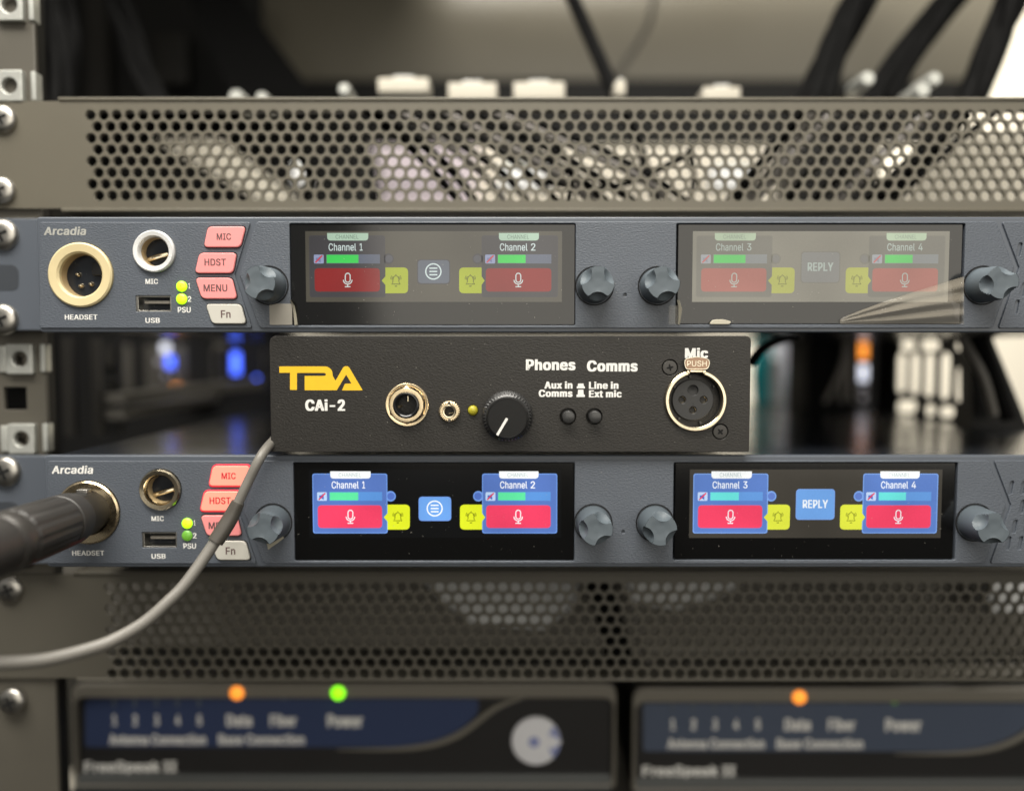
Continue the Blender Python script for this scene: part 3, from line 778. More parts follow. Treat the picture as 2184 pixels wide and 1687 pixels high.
    # usb port
    ux0, uz0, ux1, uz1 = prect(289, 631, 365, 665, 0, dz)
    up = thing_part('usb_port', M['steel'], root, lambda b: b.plate([rrect(ux0, uz0, ux1, uz1, .4), rrect(ux0 + .9, uz0 + .5, ux1 - .5, uz1 - .5, .2)], .3, 10, .1))
    thing_part('port_cavity', M['void'], up, lambda b: b.box(ux0 + .2, ux1 - .2, 9.2, 9.6, uz0 + .2, uz1 - .2))
    thing_part('port_tongue', M['usb_tongue'], up, lambda b: b.box(ux0 + 2.6, ux1 - 1.0, 1.4, 9, (uz0 + uz1) / 2 + .1, (uz0 + uz1) / 2 + 1.2, .1))
    # pilot lamps
    for i, (py, mt) in enumerate(((611, 'led_green'), (638, 'led_green' if lit == 0 else 'led_dim'))):
        lx, lz = W(388, py)
        thing_part('power_led', M[mt], root, lambda b: b.lathe([(2.0, .2), (2.0, -.35), (1.6, -.8), (.9, -1.05), (.1, -1.12)], lx, lz + dz, 24),
                   'unlit dull green pilot lamp' if mt == 'led_dim' else None)
    # printed words
    def pr(s, a, b_, c, d, m='white_ink', bold=.05, shear=0):
        x0, z0_, x1, z1_ = prect(a, b_, c, d, -.05, dz)
        return lettering(s, (x0, z0_, x1, z1_), -.05, M[m], root, bold, shear)
    pr('Arcadia', 93, 484, 184, 502, 'grey_ink' if lit == 0 else 'white_ink', .06, .15)
    pr('HEADSET', 138, 671, 208, 682); pr('MIC', 310, 595, 337, 606); pr('USB', 310, 678, 341, 689)
    pr('PSU', 379, 655, 407, 667); pr('1', 402, 604, 405.5, 616); pr('2', 400, 632, 408, 644)
    # keys
    specs = [('MIC', [(445, 484), (525, 484), (514, 528), (436, 528)], (462, 498, 493, 512)),
             ('HDST', [(427, 540), (506, 540), (498, 583), (417, 583)], (436, 552, 482, 567)),
             ('MENU', [(418, 593), (496, 593), (507, 637.5), (432, 637.5)], (434, 607, 485, 622)),
             ('Fn', [(440, 649), (515, 649), (527, 691), (454, 691)], (471, 662, 492, 678))]
    for i, (w, cs, wb) in enumerate(specs):
        if w == 'Fn':
            k = key(root, cs, dz, M['key_white'], 'white key', None)
        elif lit and i < 2:
            k = key(root, cs, dz, M['key_red'], 'brightly lit red key', None, M['key_rim'])
        else:
            k = key(root, cs, dz, M['key_pink'], 'pink key', None)
        x0, zz0, x1, zz1 = prect(*wb, -.9, dz)
        lettering(w, (x0, zz0, x1, zz1), -.95, M['red_ink'] if (lit and i < 2) else M['dark_ink'], k, .04)
    # screens
    dx2 = W(1443, 586)[0] - W(617, 586)[0]
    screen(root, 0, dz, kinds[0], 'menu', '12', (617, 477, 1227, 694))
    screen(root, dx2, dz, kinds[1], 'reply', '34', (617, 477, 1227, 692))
    # knobs
    turns = [[.95, 2.62, 2.85, 1.2], [.3, 3.15, 3.55, .5]][lit]
    for (px, py), tn in zip(((574, 609), (1268, 610), (1402, 610), (2095, 609)), turns):
        x, z = W(px, py)
        finger_knob(x, z + dz, tn, root)
    return root

def thing_part(name, m, parent, fn, label=None):
    b = MB()
    fn(b)
    return b.build(name, m, parent, label)

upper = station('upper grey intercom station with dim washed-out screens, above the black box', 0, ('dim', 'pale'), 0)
lower = station('lower grey intercom station with bright blue screens and a plug in its headset socket', LOWER, ('lit', 'hazy'), 1)

# ------------------------------------------------------------------ black interface box
YB = -3.0
def B(px, py): return W(px, py, YB)
bx0, bz0 = B(578.2, 964); bx1, bz1 = B(1602, 716.5)
box = thing('interface_box', 'black half-width interface box with yellow logo, sitting between the two intercom stations', 'interface box', ((bx0 + bx1) / 2, 40, bz0))
jack_c = B(868.6, 863.2); mini_c = B(958.9, 877.3); led_c = B(1008.6, 875.2)
knob_c = B(1082.2, 886.5)
btn_c = [B(1211.3, 888), B(1267.5, 888)]
xlr_c = B(1482.5, 854)
scr_c = [B(1428.8, 784), B(1536.3, 920.8)]
outl = rounded([(bx0, bz0), (bx1, bz0), (bx1, bz1), (bx0, bz1)], [.8, .9, 2.2, 2.9])
holes = [circle(*jack_c, 5.2, 40), circle(*mini_c, 2.6, 28), circle(*led_c, 1.95, 24)] + [circle(*c, 3.0, 36) for c in btn_c] + [circle(*xlr_c, 11.25, 64)] + [circle(*c, 2.95, 36) for c in scr_c]
thing_part('faceplate', M['powder'], box, lambda b: b.plate([outl] + holes, YB, YB + 2.4, .22))
thing_part('housing', M['powder'], box, lambda b: b.box(bx0 + 1.2, bx1 - 1.2, YB + 2.4, 120, bz0 + 1.0, bz1 - .8, .4))
# logo
LG = [(148, 333), (535, 333), (556, 335), (576, 344), (594, 360), (603, 378), (606, 396), (607, 412), (616, 430), (630, 455), (650, 425), (685, 362), (696, 344), (708, 334), (722, 331), (736, 333), (747, 341), (756, 354),
      (865, 539), (686, 539), (712, 482), (768, 480), (723, 403), (642, 538), (366, 538), (366, 415), (535, 415), (545, 411), (549, 402), (545, 393), (535, 389), (300, 389), (300, 535), (240, 535), (240, 388), (148, 388)]
lg = [B(559.1 + .248 * u, 698.9 + .248 * v) for u, v in LG]
thing_part('logo', M['yellow_ink'], box, lambda b: b.plate([lg[::-1]], YB - .06, YB + .02))
def bl(s, a, b_, c, d, bold=.03, m='white_ink'):
    x0, z1 = B(a, b_); x1, z0 = B(c, d)
    return lettering(s, (x0, z0, x1, z1), YB - .05, M[m], box, bold)
Q = lambda u, v: (1083.2 + .248 * u, 698.9 + .248 * v)
def q4(u0, v0, u1, v1): return (*Q(u0, v0), *Q(u1, v1))
x = .248
bl('CAi-2', 559.1 + x * 370, 698.9 + x * 616, 559.1 + x * 714, 698.9 + x * 716, .095)
bl('Phones', *q4(155, 273, 581, 367), .095)
bl('Comms', *q4(680, 282, 1116, 378), .095)
bl('Mic', *q4(1523, 174, 1721, 264), .095)
bl('Aux in', *q4(314, 462, 556, 525), .095)
bl('Comms', *q4(265, 533, 556, 596), .095)
bl('Line in', *q4(697, 464, 951, 527), .095)
bl('Ext mic', *q4(697, 537, 979, 600), .095)
def pq(u, v): return B(*Q(u, v))
sw = MB()
for lo in ([(603, 480), (650, 480), (653, 502), (662, 506), (662, 522), (592, 522), (592, 506), (601, 502)], [(604, 533), (649, 533), (652, 573), (662, 578), (662, 596), (590, 596), (590, 578), (601, 573)]):
    sw.flat([pq(*p) for p in lo][::-1], YB - .05)
sw.build('switch_symbol', M['white_ink'], box)
# 6.35 mm jack
jx, jz = jack_c
j = thing_part('phones_jack', M['brass'], box, lambda b: b.lathe([(8.05, YB), (8.05, YB - .55), (7.85, YB - .75), (6.9, YB - .75), (6.8, YB - .7)], jx, jz, 64))
def hexnut(b, cx, cz, R, y0, y1, rin, rot, cham):
    n = 96
    def hexr(ph):
        a = (ph - rot) % (PI / 3) - PI / 6
        return R * math.cos(PI / 6) / math.cos(a)
    prof = [(y0, None), (y1 + .7, None), (y1 + .35, cham + .35), (y1, cham), (y1 - .02, cham - .5), (y1, rin), (y1 + 1.5, rin)]
    rings = []
    for y, lim in prof:
        rings.append([(cx + (min(hexr(t), lim) if lim else hexr(t)) * math.cos(t), y, cz + (min(hexr(t), lim) if lim else hexr(t)) * math.sin(t)) for t in [2 * PI * i / n for i in range(n)]])
    b.quadgrid(rings)
thing_part('hex_nut', M['brass'], j, lambda b: hexnut(b, jx, jz, 7.15, YB - .7, YB - 2.6, 4.9, PI / 6, 6.2))
thing_part('bezel', M['black_gloss'], j, lambda b: b.lathe([(4.95, YB - 2.2), (4.9, YB - 3.2), (4.6, YB - 3.7), (4.2, YB - 3.8), (3.75, YB - 3.5), (3.5, YB - 2.6), (3.45, YB + 6)], jx, jz, 48))
thing_part('jack_bore', M['void'], j, lambda b: b.lathe([(3.5, YB + 2), (3.4, YB + 16), (.1, YB + 16)], jx, jz, 32))
thing_part('contact_spring', M['brass'], j, lambda b: b.tube([(jx - 3.2, YB + 1, jz - .8), (jx - 2.2, YB + 4, jz - .5), (jx - 2.6, YB + 9, jz - .2)], .5, 8))
thing_part('contact_spring', M['nickel'], j, lambda b: b.box(jx + .1, jx + .35, YB + .5, YB + 8, jz + 1.2, jz + 3.2))
# 3.5 mm jack
mx_, mz_ = mini_c
mj = thing_part('mini_jack', M['brass'], box, lambda b: b.lathe([(3.95, YB), (3.95, YB - .5), (3.85, YB - 1.5), (3.4, YB - 1.75), (2.55, YB - 1.7), (2.5, YB - 1.0)], mx_, mz_, 112,
                rf=lambda ph, k: 1 + (.028 * (1 if int(ph / (2 * PI) * 56 + .25) % 2 else -1) if k in (1, 2) else 0)))
thing_part('inner_sleeve', M['nickel'], mj, lambda b: b.lathe([(2.45, YB - .8), (2.45, YB - 1.9), (2.3, YB - 2.05), (1.85, YB - 2.0), (1.72, YB - 1.6), (1.7, YB + 5)], mx_, mz_, 36))
thing_part('jack_bore', M['void'], mj, lambda b: b.lathe([(1.75, YB + 2), (1.7, YB + 9), (.1, YB + 9)], mx_, mz_, 24))
for sg in (-1, 1):
    thing_part('spanner_slot', M['sleeve'], mj, lambda b: b.box(mx_ - .45, mx_ + .45, YB - 1.85, YB - 1.2, mz_ + sg * 3.2 - .55, mz_ + sg * 3.2 + .55))
thing_part('contact_spring', M['nickel'], mj, lambda b: b.tube([(mx_ - .3, YB + .5, mz_ - .75), (mx_ + 1.4, YB + .6, mz_ - .6)], .2, 8))
# yellow lamp
thing_part('indicator_led', M['led_yellow'], box, lambda b: b.lathe([(1.85, YB + 2), (1.85, YB - .5), (1.5, YB - 1.15), (.95, YB - 1.5), (.1, YB - 1.62)], led_c[0], led_c[1], 28))
# volume knob
kx, kz = knob_c
def knurl(b):
    n = 176
    rings = []
    rows = 9
    prof = [(8.95 - .08 * k, YB - .5 - k * .82) for k in range(rows)]
    for k, (r, y) in enumerate(prof):
        ring = []
        for i in range(n):
            ph = 2 * PI * i / n
            ph2 = ph * 44 + (PI if k % 2 else 0)
            q = r + .15 + .55 * math.cos(ph2)
            ring.append((kx + q * math.cos(ph), y, kz + q * math.sin(ph)))
        rings.append(ring)
    for r, y in ((8.1, YB - 7.5), (7.6, YB - 7.8), (7.55, YB - 9.6)):
        rings.append([(kx + r * math.cos(2 * PI * i / n), y, kz + r * math.sin(2 * PI * i / n)) for i in range(n)])
    rings.insert(0, [(kx + 8.7 * math.cos(2 * PI * i / n), YB - .3, kz + 8.7 * math.sin(2 * PI * i / n)) for i in range(n)])
    b.quadgrid(rings)
vk = thing_part('volume_knob', M['knurl'], box, knurl)
thing_part('knob_cap', M['cap'], vk, lambda b: b.lathe([(7.55, YB - 9.0), (7.55, YB - 10.6), (7.35, YB - 11.0), (7.0, YB - 11.1), (6.9, YB - 10.95), (4, YB - 10.95), (.05, YB - 10.95)], kx, kz, 64))
ca, sa = math.cos(math.radians(239.5)), math.sin(math.radians(239.5))
pp = [(kx + ca * a - sa * w, kz + sa * a + ca * w) for a, w in ((.1, -.46), (7.1, -.46), (7.1, .46), (.1, .46))]
thing_part('pointer_line', M['white_ink'], vk, lambda b: b.plate([rounded(pp, .15, 3)], YB - 11.16, YB - 10.9))
# push buttons
for bxx, bzz in btn_c:
    pb = thing_part('push_button', M['button'], box, lambda b: b.lathe([(2.3, YB + 3), (2.3, YB - 3.5), (2.2, YB - 3.75), (1.85, YB - 3.95), (.05, YB - 3.95)], bxx, bzz, 36))
    thing_part('button_well', M['void'], pb, lambda b: b.lathe([(3.05, YB + .6), (3.0, YB + 4), (.1, YB + 4.1)], bxx, bzz, 28))
# xlr socket
xx, xz = xlr_c
def arc_ring(b, prof, a0, a1, n=96):
    rings = []
    for i in range(n + 1):
        t = a0 + (a1 - a0) * i / n
        rings.append([(xx + r * math.cos(t), y, xz + r * math.sin(t)) for r, y in prof])
    vs = b.quadgrid(rings, cyclic=True)
    b.cap(vs[0]); b.cap(vs[-1], True)
lip = [(11.6, YB + .4), (11.6, YB - .7), (11.45, YB - 1.3), (11.1, YB - 1.6), (10.2, YB - 1.6), (9.9, YB - 1.35), (9.8, YB - .9), (9.8, YB + 1.4)]
xs_ = thing_part('mic_socket', M['nickel'], box, lambda b: arc_ring(b, lip, PI / 2 + .30, PI / 2 + 2 * PI - .30))
thing_part('socket_well', M['void'], xs_, lambda b: b.lathe([(11.2, YB + .3), (9.85, YB + .45), (9.75, YB + 1.2), (9.7, YB + 12), (.1, YB + 12)], xx, xz, 56))
ic = (xx - .5, xz + .1)
pins = [(ic[0] - 4.0, ic[1]), (ic[0] + 4.0, ic[1]), (ic[0], ic[1] - 3.9)]
ins = thing_part('socket_insert', M['insert'], xs_, lambda b: b.plate([circle(*ic, 7.75, 56)] + [circle(*c, 1.3, 24) for c in pins] + [circle(ic[0], ic[1] + 3.6, 1.85, 28)], YB + 1.2, YB + 9, .3))
for c in pins:
    thing_part('contact_hole', M['void'], xs_, lambda b: b.lathe([(1.3, YB + 2.4), (1.3, YB + 7.5), (.1, YB + 7.6)], *c, 18))
    thing_part('contact_rim', M['nickel'], xs_, lambda b: b.lathe([(1.28, YB + 2.0), (1.28, YB + 2.8), (1.0, YB + 2.8), (1.0, YB + 2.4), (1.28, YB + 2.0)], *c, 18))
thing_part('blank_plug', M['black'], xs_, lambda b: b.lathe([(1.8, YB + 2.0), (1.2, YB + 2.1), (.1, YB + 2.2)], ic[0], ic[1] + 3.6, 24))
for s_, dx_, dz_ in (('1', 4.0, 2.1), ('2', -4.0, 2.1), ('3', 0, -1.75)):
    lettering(s_, (ic[0] + dx_ - .35, ic[1] + dz_ - .6, ic[0] + dx_ + .35, ic[1] + dz_ + .6), YB + 1.17, M['black'], xs_, 0)
for a in (2.55, .62, 4.05, 5.0, 1.75):
    r_ = 8.9
    thing_part('guide_rib', M['screw_black'], xs_, lambda b: b.box(xx + r_ * math.cos(a) - .4, xx + r_ * math.cos(a) + .4, YB + 1.2, YB + 8, xz + r_ * math.sin(a) - .5, xz + r_ * math.sin(a) + .5, .1))
# push tab
T0 = pq(1500, 300)
tab = [pq(*p) for p in ((1512, 338), (1505, 300), (1512, 272), (1560, 256), (1615, 250), (1668, 256), (1716, 272), (1726, 300), (1716, 338))]
base = [pq(*p) for p in ((1700, 358), (1668, 366), (1666, 380), (1552, 380), (1550, 366), (1524, 358))]
tabp = rounded((tab + base), [1, .6, 1.2, .8, .5, .8, 1.2, .6, 1, .8, .1, .1, .1, .1, .8], 4)
pt = thing_part('push_tab', M['bronze'], box, lambda b: b.plate([tabp[::-1]], YB - 2.1, YB - 1.2, .22))
c0 = rounded(tab + [pq(1700, 358), pq(1524, 358)], [1, .6, 1.2, .8, .5, .8, 1.2, .6, 1, .8, .8], 4)
cxm = sum(p[0] for p in c0) / len(c0); czm = sum(p[1] for p in c0) / len(c0)
inn = [(cxm + (a - cxm) * .94, czm + (b_ - czm) * .90) for a, b_ in c0]
thing_part('tab_rim', M['engrave'], pt, lambda b: b.plate([c0[::-1], inn], YB - 2.2, YB - 1.9, .05))
x0, z1 = pq(1530, 284); x1, z0 = pq(1697, 332)
lettering('PUSH', (x0, z0, x1, z1), YB - 2.14, M['engrave'], pt, 0)
hx0, hz1 = pq(1556, 368); hx1, hz0 = pq(1664, 384)
thing_part('tab_hinge', M['nickel'], pt, lambda b: b.box(hx0, hx1, YB - 2.3, YB + 1.5, hz0, hz1, .12))
for u in (1545, 1681):
    ux, uz = pq(u, 378)
    thing_part('hinge_lug', M['nickel'], pt, lambda b: b.box(ux - .55, ux + .55, YB - 1.6, YB + 1, uz - .8, uz + .6, .15))
# countersunk cross screws
for k, (sx, sz) in enumerate(scr_c):
    s_ = thing_part('screw', M['screw_black'], box, lambda b: b.lathe([(2.68, YB + 1.2), (2.68, YB + .15), (2.5, YB - .05), (1.5, YB - .12), (.05, YB - .12)], sx, sz, 40))
    thing_part('screw_seat', M['void'], s_, lambda b: b.lathe([(3.0, YB + .5), (2.6, YB + 1.0), (.1, YB + 1.3)], sx, sz, 28))
    star = []
    for i in range(16):
        t = 2 * PI * i / 16 + (.2 + k * .5)
        r = [1.42, .95, .5, .95][i % 4]
        star.append((sx + r * math.cos(t), sz + r * math.sin(t)))
    thing_part('cross_slot', M['void'], s_, lambda b: b.plate([star], YB - .17, YB + .3, .03))

# ------------------------------------------------------------------ perforated vent panels
def vent(label, py_top, py_bot, first_row, rows, Y, mt, screws, x_field):
    z1 = W(1092, py_top, Y)[1]; z0 = W(1092, py_bot, Y)[1]
    root = thing('vent_panel', label, 'vent panel', (0, Y + 8, z0), 'perforated rack vent panels')
    p = 27.45 / S(Y); rh = 23.75 / S(Y); rad = 10.6 / S(Y)
    x0 = W(x_field, 300, Y)[0]; x1 = 262 - 30
    ncol = int((x1 - x0) / p)
    zt = W(1092, first_row, Y)[1] + rh / 2
    b = MB()
    bm = b.bm
    nseg = 16
    def cell(cx, cz, xa, xb, za, zb):
        ang = [2 * PI * (i + .5) / nseg for i in range(nseg)]
        outer = []
        for a in ang:
            c, s = math.cos(a), math.sin(a)
            k = min(((xb - cx) if c > 0 else (cx - xa)) / max(abs(c), 1e-9), ((zb - cz) if s > 0 else (cz - za)) / max(abs(s), 1e-9))
            outer.append((cx + c * k, cz + s * k))
        # pull the nearest samples onto the corners
        for (qx, qz) in ((xa, za), (xb, za), (xb, zb), (xa, zb)):
            i = min(range(nseg), key=lambda k: (outer[k][0] - qx) ** 2 + (outer[k][1] - qz) ** 2)
            outer[i] = (qx, qz)
        ro = [bm.verts.new((x, Y, z)) for x, z in outer]
        rc = [bm.verts.new((cx + (rad + .18) * math.cos(a), Y, cz + (rad + .18) * math.sin(a))) for a in ang]
        ri = [bm.verts.new((cx + rad * math.cos(a), Y + .2, cz + rad * math.sin(a))) for a in ang]
        rb = [bm.verts.new((cx + rad * math.cos(a), Y + 1.5, cz + rad * math.sin(a))) for a in ang]
        for a_, b_ in ((ro, rc), (rc, ri), (ri, rb)):
            for i in range(nseg):
                k = (i + 1) % nseg
                bm.faces.new((a_[i], a_[k], b_[k], b_[i]))
    for r in range(rows):
        zb_, za_ = zt - r * rh, zt - (r + 1) * rh
        off = p / 2 if r % 2 else 0
        for c in range(ncol):
            xa = x0 + c * p + off
            cell(xa + p / 2, (za_ + zb_) / 2, xa, xa + p, za_, zb_)
        fx0 = x0 if off else x0 + ncol * p
        bm.faces.new([bm.verts.new(v) for v in ((fx0, Y, za_), (fx0 + p / 2, Y, za_), (fx0 + p / 2, Y, zb_), (fx0, Y, zb_))])
    xe = x0 + ncol * p + p / 2
    zb = zt - rows * rh
    sheet = b.build('perforated_sheet', mt, root, fix=False)
    # plain borders, folded lips at top and bottom
    b = MB()
    b.prism([(-228, z0 + .8), (x0, z0 + .8), (x0, z1 - .8), (-228, z1 - .8)], Y, Y + 1.5)
    b.prism([(xe, z0 + .8), (275, z0 + .8), (275, z1 - .8), (xe, z1 - .8)], Y, Y + 1.5)
    b.prism([(x0, zt), (xe, zt), (xe, z1 - .8), (x0, z1 - .8)], Y, Y + 1.5)
    b.prism([(x0, z0 + .8), (xe, z0 + .8), (xe, zb), (x0, zb)], Y, Y + 1.5)
    b.build('plain_border', mt, root)
    for za_, zb_, s_ in ((z1 - .8, z1 + .7, 1), (z0 - .7, z0 + .8, -1)):
        b = MB(); b.box(W(118, 0, Y)[0], 258, Y - .6, Y + 16, za_, zb_, .5)
        b.build('folded_lip', mt, root)
    for px, py in screws:
        x, z = W(px, py, Y)
        pan_screw(x, z, Y, 5.8, root)
    return root

YV = 38.0
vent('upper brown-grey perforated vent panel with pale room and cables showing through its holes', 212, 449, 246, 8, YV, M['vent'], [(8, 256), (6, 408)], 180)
vent('lower shaded perforated vent panel under the lit intercom station', 1222, 1449, 1253, 9, YV, M['vent_shaded'], [(24, 1256), (28, 1494)], 192)

# ------------------------------------------------------------------ two splitters at the bottom
YS = 95.0
def splitter(label, px0, px1, dim, dy):
    T = lambda px, py: W(px, py + dy, YS)
    x0, z1 = T(px0, 1453); x1, z0 = T(px1, 1652)
    root = thing('antenna_splitter', label, 'network splitter', ((x0 + x1) / 2, YS + 60, z0 - 4), 'antenna splitters side by side at the bottom')
    thing_part('housing', M['rack_black'], root, lambda b: b.box(x0 + .6, x1 - .6, YS + 1, YS + 150, z0 - 5, z1 - .8, 1))
    o_ = rounded([(x0, z0 - 5), (x1, z0 - 5), (x1, z1), (x0, z1)], [1, 1, 7, 7])
    zz = T(0, 1484)[1]
    inn = rounded([(x0 + 2.0, z0 - 3), (x1 - 2.0, z0 - 3), (x1 - 2.0, zz), (x0 + 2.0, zz)], [1, 1, 5, 5])
    thing_part('rim', M['splitter_rim'] , root, lambda b: b.plate([o_, inn], YS - 3.0, YS + 1, 1.2))
    thing_part('front_face', M['splitter'], root, lambda b: b.plate([rounded([(x0 + 1.2, z0 - 4), (x1 - 1.2, z0 - 4), (x1 - 1.2, zz + 1.5), (x0 + 1.2, zz + 1.5)], [1, 1, 4, 4])], YS, YS + 1.2, .1))
    px = lambda u: px0 + u            # measured from the left edge of the case
    sw_ = [T(px(24), 1490), T(px(24), 1592), T(px(700), 1592), T(px(790), 1580), T(px(835), 1545), T(px(862), 1520), T(px(862), 1490)]
    thing_part('label_film', M['slate'] if dim else M['navy'], root, lambda b: b.plate([rounded(sw_, [2, 2, 12, 12, 10, 6, 2], 6)], YS - .25, YS + .1))
    crv = [W3(px(560), 1598 + dy, YS - .6), W3(px(720), 1594 + dy, YS - .9), W3(px(815), 1568 + dy, YS - 1.1), W3(px(900), 1508 + dy, YS - 1.1), W3(px(960), 1487 + dy, YS - .8)]
    thing_part('trim_line', M['splitter_rim'], root, lambda b: b.tube(crv, [.3, 1.3, 1.8, 1.6, .4], 10))
    b0, b1 = T(px(5), 1647), T(px1 - 10, 1684)
    thing_part('foot_strip', M['splitter_grey'], root, lambda b: b.box(b0[0], b1[0], YS - 2.5, YS + 1, b1[1], b0[1], 1.2))
    def pr(s, a, c, t, d, bold=.02):
        xa, zt = T(px(a), t); xb, zb = T(px(c), d)
        lettering(s, (xa, zb, xb, zt), YS - .32, M['white_ink'], root, bold + .06)
    for i, a in enumerate((86, 130, 176, 221, 267)):
        pr(str(i + 1), a - 6 + 2, a + 6, 1523, 1546, .05)
        lx, lz = T(px(a), 1497)
        thing_part('status_light', M['led_off'], root, lambda b: b.box(lx - .8, lx + .8, YS - .6, YS, lz - 2.2, lz + 2.2, .3))
    pr('Antenna Connection', 75, 282, 1564, 1587, .03)
    pr('Data', 325, 380, 1522, 1548, .04); pr('Fiber', 418, 475, 1522, 1548, .04); pr('Base Connection', 308, 492, 1564, 1587, .03)
    pr('Power', 540, 616, 1522, 1550, .04)
    pr('FreeSpeak II', 22, 220, 1622, 1650, .05)
    for a, mt, lb in ((352, 'led_amber', 'lit amber lamp'), (448, 'led_off', None), (566 if not dim else 560, 'led_faint' if dim else 'led_lime', 'faint green lamp' if dim else 'lit green lamp')):
        lx, lz = T(px(a), 1469)
        big = mt in ('led_amber', 'led_lime')
        if big:
            f = lambda b: b.lathe([(3.6, YS - 2.6), (3.4, YS - 3.6), (2.4, YS - 4.4), (.1, YS - 4.9)], lx, lz - .6, 20)
        else:
            f = lambda b: b.box(lx - 1.2, lx + 1.2, YS - .6, YS, lz - 5.5, lz - 1, .3)
        thing_part('status_light', M[mt], root, f, lb)
    # round emblem
    if px1 < 1500:
        ex, ez = T(px(985), 1577)
        e = thing_part('emblem', M['disc_white'], root, lambda b: b.lathe([(12.6, YS + .2), (12.6, YS - 1.3), (12.0, YS - 1.8), (6, YS - 2.1), (.05, YS - 2.2)], ex, ez, 48))
        thing_part('emblem_mark', M['blue_mark'], e, lambda b: b.lathe([(2.8, YS - 2.26), (.05, YS - 2.3)], ex - 1.0, ez, 24))
        ring = [(ex + r * math.cos(t), ez + r * math.sin(t)) for r, a0, a1 in ((12.4, -.75, .75), (7.6, .55, -.55)) for t in [a0 + (a1 - a0) * i / 10 for i in range(11)]]
        thing_part('emblem_mark', M['blue_mark'], e, lambda b: b.plate([ring], YS - 2.02, YS - 1.6))
        ch = [(ex + 7.4, ez - 4.2), (ex + 13.4, ez), (ex + 7.4, ez + 4.2)]
        thing_part('emblem_arrow', M['disc_white'], e, lambda b: b.plate([ch], YS - 2.35, YS - 1.9, .1))
    return root
splitter('left antenna splitter with navy label, green lamp and white round emblem', 158, 1312, False, 0)
splitter('right antenna splitter with greyer label and only a faint green lamp', 1348, 2500, True, 9)
sh = MB(); sh.box(-230, 262, YS - 4, 260, W(0, 1700, YS)[1] - 2, W(0, 1692, YS)[1])
tag(sh.build('rack_shelf', M['rack_dark']), 'dark steel shelf carrying the two antenna splitters', 'rack shelf')

# ------------------------------------------------------------------ left rack rail and cage nuts
YR = 40.0
xr0, xr1 = -232, W(98, 843, YR)[0]
z_top, z_bot = W(0, -60, YR)[1], W(0, 1760, YR)[1]
pitch = (W(0, 765, YR)[1] - W(0, 935, YR)[1]) / 2
hz = [W(0, 850, YR)[1] + i * pitch for i in range(-5, 6)]
hxr = W(32, 843, YR)[0]
rail = thing('equipment_rack', 'equipment rack with an olive-grey square-holed rail down the left edge', 'rack', (xr0, YR, z_bot))
thing_part('rail_face', M['rail'], rail, lambda b: b.plate([[(xr0, z_bot), (xr1, z_bot), (xr1, z_top), (xr0, z_top)]] + [rrect(hxr - 4.9, z - 4.9, hxr + 4.9, z + 4.9, .3, 2) for z in hz], YR, YR + 2.2, .3))
thing_part('rail_flange', M['rack_black'], rail, lambda b: b.box(xr1 - 2.2, xr1 - .1, YR + 2.2, YR + 7, z_bot, z_top))
thing_part('hole_backing', M['void'], rail, lambda b: b.box(xr0, xr1 - 3, YR + 12, YR + 13, z_bot, z_top))
def cage_nut(label, px, py, clip=True):
    x, z = W(px, py, YR)
    x, z = W(px, py, YR - 2)
    root = thing('cage_nut', label, 'cage nut', (x, YR, z), 'cage nuts in the rack rail')
    thing_part('cage', M['zinc'], root, lambda b: b.plate([rrect(x - 5.6, z - 6.4, x + 5.6, z + 6.4, .8), circle(x + .2, z, 3.3, 24)], YR - 2.6, YR + .6, .4))
    thing_part('threaded_nut', M['steel'], root, lambda b: b.lathe([(3.9, YR - .2), (3.2, YR - .4), (3.0, YR + 1.0), (2.9, YR + 6), (.1, YR + 6)], x + .2, z, 24))
    thing_part('thread_shadow', M['void'], root, lambda b: b.lathe([(2.6, YR + 4.6), (.1, YR + 4.7)], x + .9, z + .6, 18))
    thing_part('spring_wing', M['zinc'], root, lambda b: b.box(x - 9.4, x - 6.4, YR - 1.6, YR + 1, z - 5.6, z + 5.6, .4))
    thing_part('spring_wing', M['zinc'], root, lambda b: b.box(xr1 - 1.6, xr1 + .5, YR - 1.0, YR + 4, z - 5.6, z + 6.4, .5))
    return root
cage_nut('bright cage nut at the top of the gap left of the black box', 42, 766)
cage_nut('bright cage nut at the bottom of the gap left of the black box', 46, 936)
cage_nut('cage nut in the top left corner of the picture', 20, 12)
cage_nut('cage nut just above the left end of the upper vent panel', 20, 184)

# ------------------------------------------------------------------ plug and cord at the front left
hx, hz_ = W(173, 587); hz_ += LOWER
plug = thing('headset_plug', 'dark round headset plug pushed into the lower station', 'plug', (hx, -40, hz_ - 10))
pcx, pcz = hx + 1.2, hz_ + .6
thing_part('collar', M['black'], plug, lambda b: b.lathe([(7.6, 4), (7.7, -4), (8.4, -5), (8.5, -12), (8.9, -13)], pcx, pcz, 40))
thing_part('shell', M['plug'], plug, lambda b: b.lathe([(8.7, -12.5), (9.3, -13.6), (9.5, -15), (9.6, -20.5), (9.2, -20.9), (9.2, -22.0), (9.65, -22.4), (9.8, -33), (9.9, -45), (9.3, -45.6), (9.3, -47)], pcx, pcz, 120, rf=lambda ph, k: 1 - (.03 * (math.cos(ph * 14) > .5) if 6 <= k <= 8 else 0)))
thing_part('end_ring', M['screw_black'], plug, lambda b: b.lathe([(9.3, -46.6), (9.95, -47.2), (10.1, -49), (10.0, -52), (9.4, -53)], pcx, pcz, 48))
thing_part('rear_shell', M['plug'], plug, lambda b: b.lathe([(9.4, -52.8), (9.8, -55), (9.8, -84), (9.0, -88), (6, -90)], pcx, pcz, 48))
